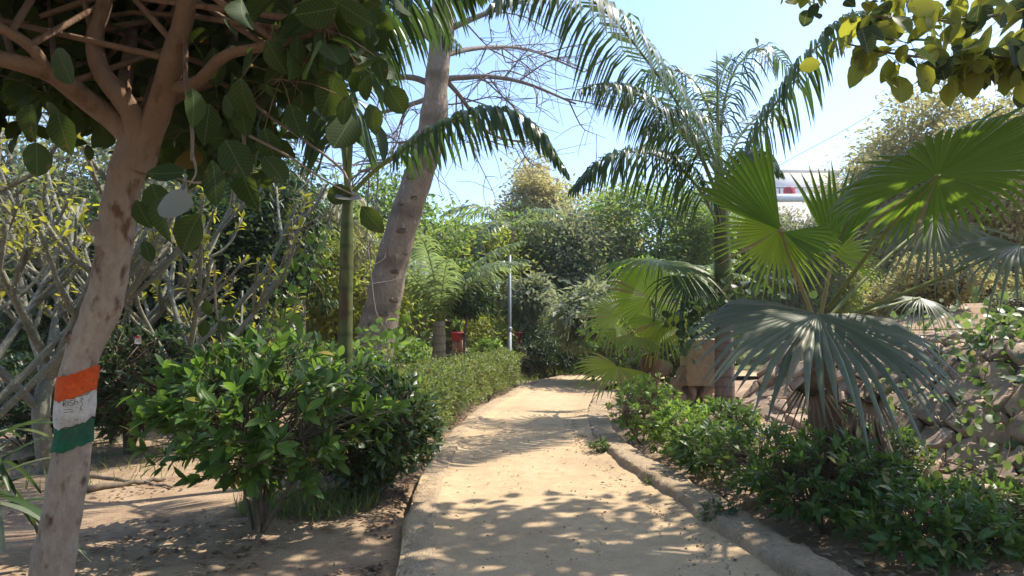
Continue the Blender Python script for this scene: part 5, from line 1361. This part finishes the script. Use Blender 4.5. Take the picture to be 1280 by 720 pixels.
# dry brush on the slope at right
rng = np.random.default_rng(7)
db = None
for k in range(52):
    y = rng.uniform(5.5, 24); x = wall_x(y) + (rng.uniform(2.4, 10) if k < 26 else rng.uniform(1.7, 5))
    if topx(np.array((x, y, 1.5)))[0] > 1420: continue
    if db is None:
        db = bush('dry_bush', 'straw coloured dry bush on the slope above the stone wall', 400, on_ground(x, y), (.75, .75), 1.0, T_DIA, T_DIA, 'dry', n_cl=420, per=7, size=.10, stems=5, low=.0, cat='bush', group='dry bushes on the right slope')
        db2 = bush('dry_bush', 'grey green dry bush on the slope above the stone wall', 401, on_ground(x + 1, y + 1), (.7, .7), .95, T_DIA, T_DIA, 'tree3', n_cl=380, per=7, size=.10, stems=5, low=.0, cat='bush', group='grey bushes on the right slope')
    else:
        dup(db if k % 3 else db2, on_ground(x, y), rng.uniform(0, 6.28), rng.uniform(.7, 1.5) if k < 26 else rng.uniform(.4, .8))

# ------------------------------------------------------------------ house on the rise, wire
def house():
    D = 46.0
    b = P(965, 300, D); o = thing('white_house', 'white flat roofed house behind the fan palm', 'house', (b[0], D, b[2]))
    x0, x1 = P(872, 250, D)[0], P(1072, 250, D)[0]
    zt, zr, zb = P(0, 206, D)[2], P(0, 236, D)[2], -1.0
    B = lambda nm, lo, hi, mt: (lambda m_: (box(m_, lo, hi), m_.build(nm, M[mt], o, smooth=False)))(MB())[1]
    xm = P(940, 250, D)[0]
    B('wall', (x0, D, zb), (x1, D + 8, zr - .9), 'housepink')
    B('upper_wall', (xm, D + 2.5, zr - .88), (x1, D + 8, zt), 'housewall')
    B('parapet', (x0, D - .05, zr - .88), (x1, D + .15, zr - .35), 'housewall')
    B('roof_slab', (xm - .2, D + 2.2, zt + .003), (x1 + .2, D + 8.2, zt + .2), 'housewall')
    B('stair_tower', (x0, D + 2.0, zr - .88), (x0 + 2.2, D + 6, zr + .3), 'housepink')
    for k in range(9):
        x = xm + .3 + k * (x1 - xm) / 9; B('railing_post', (x - .03, D + .02, zr - .347), (x + .03, D + .08, zr + .05), 'darkmetal')
    B('railing', (xm, D + .03, zr + .053), (x1, D + .09, zr + .10), 'darkmetal')
    for k in range(3):
        x = x0 + 1.2 + k * 3.2; w = B('window', (x, D - .06, zr - 3.0), (x + 1.3, D - .002, zr - 1.7), 'housewall')
        m_ = MB(); box(m_, (x + .1, D - .07, zr - 2.9), (x + 1.2, D - .063, zr - 1.8)); m_.build('pane', M['glass'], w, origin=worldpos(o), smooth=False)
    m_ = MB(); p = P(1000, 243, D); p[1] = D + 1.0; tubes(m_, np.array([(p[0] - .3, p[1], zr - .4), (p[0] - .3, p[1], zr + .2), (p[0] - .3, p[1], zr + .3)]), np.array([.4, .4, .3]), 14)
    t_ = m_.build('water_drum', M['red'], None, origin=p); tag(t_, 'red drum on the terrace of the white house', 'drum')
house()
# unseen trees added behind the camera to cut sky light on the foreground
for k, (x, y) in enumerate(((-3.6, -3.4), (2.2, -4.2))):
    leafy_tree('added_shade_tree', ('unseen tree added behind the viewpoint to darken the dirt at left', 'unseen tree added behind the viewpoint to darken the path')[k], 360 + k, on_ground(x, y), 7.2, 3.0, (3.4, 3.0, 1.9), T_DIA, 'tree1', m=60, spread=.36, size=.26, r0=.17)
m_ = MB(); tubes(m_, curve(PL([(760, 330, 45), (965, 212, 44), (1060, 160, 43), (1150, 105, 42), (1300, 5, 41)]), 30), np.full(30, .018), 5)
tag(m_.build('overhead_wire', M['darkmetal']), 'thin overhead wire crossing the sky at right', 'wire')

# ------------------------------------------------------------------ litter, grass
def litter(name, label, seed, n, region, size, mat, lift=.012):
    rng = np.random.default_rng(seed); xy = region(rng, n); xy = xy[np.isfinite(xy).all(1)]
    n = len(xy); z = ground_z(xy[:, 0], xy[:, 1])
    on = (xy[:, 0] > left_x(xy[:, 1])) & (xy[:, 0] < right_x(xy[:, 1])); z = np.where(on, .022, z)
    kb = (xy[:, 0] >= right_x(xy[:, 1])) & (xy[:, 0] < right_x(xy[:, 1]) + .33) & (xy[:, 1] < 11); z = np.where(kb, .145, z)
    p = np.column_stack([xy, z + lift * rng.uniform(.5, 1.8, n)])
    a = rng.uniform(0, 6.28, n); d = np.stack([np.cos(a), np.sin(a), rng.normal(size=n) * .15], 1)
    f = MB(); scatter(f, T_MID, p, frames(d, rng.normal(size=(n, 3)) * .25 + (0, 0, 1), size * rng.uniform(.5, 1.4, n)))
    tag(f.build(name, M[mat]), label, 'leaves', kind='stuff')
def reg_left(rng, n):
    y = 3.0 + 9 * rng.random(n) ** 1.6; x = left_x(y) - .12 - 3.6 * rng.random(n) ** 1.7
    k = fbm(x * 1.4, y * 1.4) > -.12 + .25 * sstep(1.2, 3, left_x(y) - x)
    return np.column_stack([x, y])[k]
def reg_right(rng, n):
    y = 3.2 + 7.5 * rng.random(n); x = right_x(y) + .38 + 2.2 * rng.random(n)
    return np.column_stack([x, y])[x < wall_x(y) + .1]
def reg_path(rng, n):
    y = 2.8 + 9 * rng.random(n) ** 1.3; u = rng.random(n); u = np.where(u < .7, 1 - .18 * rng.random(n) ** 1.5, rng.random(n))
    return np.column_stack([left_x(y) * (1 - u) + (right_x(y) - .03) * u, y])
litter('fallen_leaves', 'brown fallen leaves scattered on the dirt left of the path', 501, 7000, reg_left, .055, 'litter')
litter('fallen_leaves', 'dry pale fallen leaves on the soil between kerb and stone slope', 502, 3200, reg_right, .075, 'litterpale')
litter('fallen_leaves', 'few brown leaves lying on the path and along the kerb foot', 503, 420, reg_path, .042, 'litter')
def slope_leaves(rng, n):
    y = 4 + 6.5 * rng.random(n); return np.column_stack([wall_x(y) + 1.2 * rng.random(n), y])
litter('fallen_leaves', 'pale dry leaves caught between the stones of the slope', 504, 700, slope_leaves, .07, 'litterpale', .12)
def crumbs():
    rng = np.random.default_rng(505); n = 2600
    y = 2.8 + 8 * rng.random(n); k = rng.random(n) < .55
    x = np.where(k, right_x(y) - .02 - .25 * rng.random(n) ** 2, left_x(y) - .1 - 1.6 * rng.random(n))
    z = np.where(k, .02, ground_z(x, y)); s = rng.uniform(.004, .016, n)
    t_ = np.array([(1, 0, -.4), (-.5, .87, -.4), (-.5, -.87, -.4), (.2, .1, .8)])
    V = (t_[None] * s[:, None, None] * rng.uniform(.6, 1.4, (n, 4, 1))) + np.stack([x, y, z + s * .3], 1)[:, None]
    off = (np.arange(n) * 4)[:, None, None]; m_ = MB(); m_.add(V.reshape(-1, 3), None, (np.array([(0, 1, 3), (1, 2, 3), (2, 0, 3), (0, 2, 1)])[None] + off).reshape(-1, 3))
    tag(m_.build('gravel', M['kerb'], smooth=False), 'crumbs of soil and grit along the path edges', 'gravel', kind='stuff')
crumbs()
def pebbles():
    rng = np.random.default_rng(506); n = 420
    y = 2.8 + 9 * rng.random(n) ** 1.5; u = rng.random(n); x = left_x(y) * (1 - u) + right_x(y) * u
    bm = bmesh.new(); bmesh.ops.create_icosphere(bm, subdivisions=1, radius=1); V0 = np.array([v.co[:] for v in bm.verts]); T0 = np.array([[v.index for v in f.verts] for f in bm.faces]); bm.free()
    s_ = rng.uniform(.004, .013, (n, 1, 1)); V = V0[None] * s_ * rng.uniform(.6, 1.2, (n, 1, 3)) * (1, 1, .6) * rng.uniform(.85, 1.1, (n, len(V0), 1)) + np.stack([x, y, np.full(n, .022)], 1)[:, None]
    m_ = MB(); m_.add(V.reshape(-1, 3), None, (T0[None] + (np.arange(n) * len(V0))[:, None, None]).reshape(-1, 3))
    tag(m_.build('pebbles', M['kerb']), 'small pebbles strewn on the trodden path', 'pebbles', kind='stuff')
pebbles()
def grass(label, seed, n, c, r, h):
    rng = np.random.default_rng(seed); a = rng.uniform(0, 6.28, n); q = np.sqrt(rng.random(n))
    x, y = c[0] + r[0] * q * np.cos(a), c[1] + r[1] * q * np.sin(a)
    keep = ~((x > left_x(y) - .3) & (x < right_x(y) + .1)) if c[1] < 18 else np.ones(n, bool)
    x, y = x[keep], y[keep]; n = len(x)
    p = np.stack([x, y, ground_z(x, y) - .01], 1); d = rng.normal(size=(n, 3)) * .4 + (0, 0, 1)
    f = MB(); scatter(f, T_BLADE, p, frames(d, rng.normal(size=(n, 3)) + (0, -1, .2), h * rng.uniform(.5, 1.3, n)))
    tag(f.build('grass', M['grass']), label, 'grass', kind='stuff')
grass('bright grass growing under the leafy bush', 601, 1000, (-1.75, 6.0), (.6, .45), .16)
grass('grass under the hedge stems', 602, 1800, (-1.9, 10.5), (.9, 3.0), .16)
grass('grass beyond the bend of the path', 603, 6000, (2.2, 22.2), (4.5, 1.2), .22)
grass('grass under the trees behind the hedge', 604, 9000, (-3.0, 17.5), (4.5, 4.0), .22)
grass('grass tufts among the euphorbias at left', 605, 500, (-4.6, 8.0), (1.5, 1.5), .16)

# ------------------------------------------------------------------ air
def haze():
    m, nt, b, out = newmat('haze')
    v = nt.nodes.new('ShaderNodeVolumePrincipled'); v.inputs['Color'].default_value = (.95, .96, 1, 1)
    v.inputs['Density'].default_value = HAZE; v.inputs['Anisotropy'].default_value = .3
    nt.links.new(v.outputs[0], out.inputs['Volume']); nt.nodes.remove(b)
    mb = MB(); box(mb, (-705, -305, -4), (705, 1205, 30)); tag(mb.build('haze', m, smooth=False), 'thin pale dusty air over the park', 'haze', kind='stuff')
HAZE = 0.0008
if HAZE: haze()
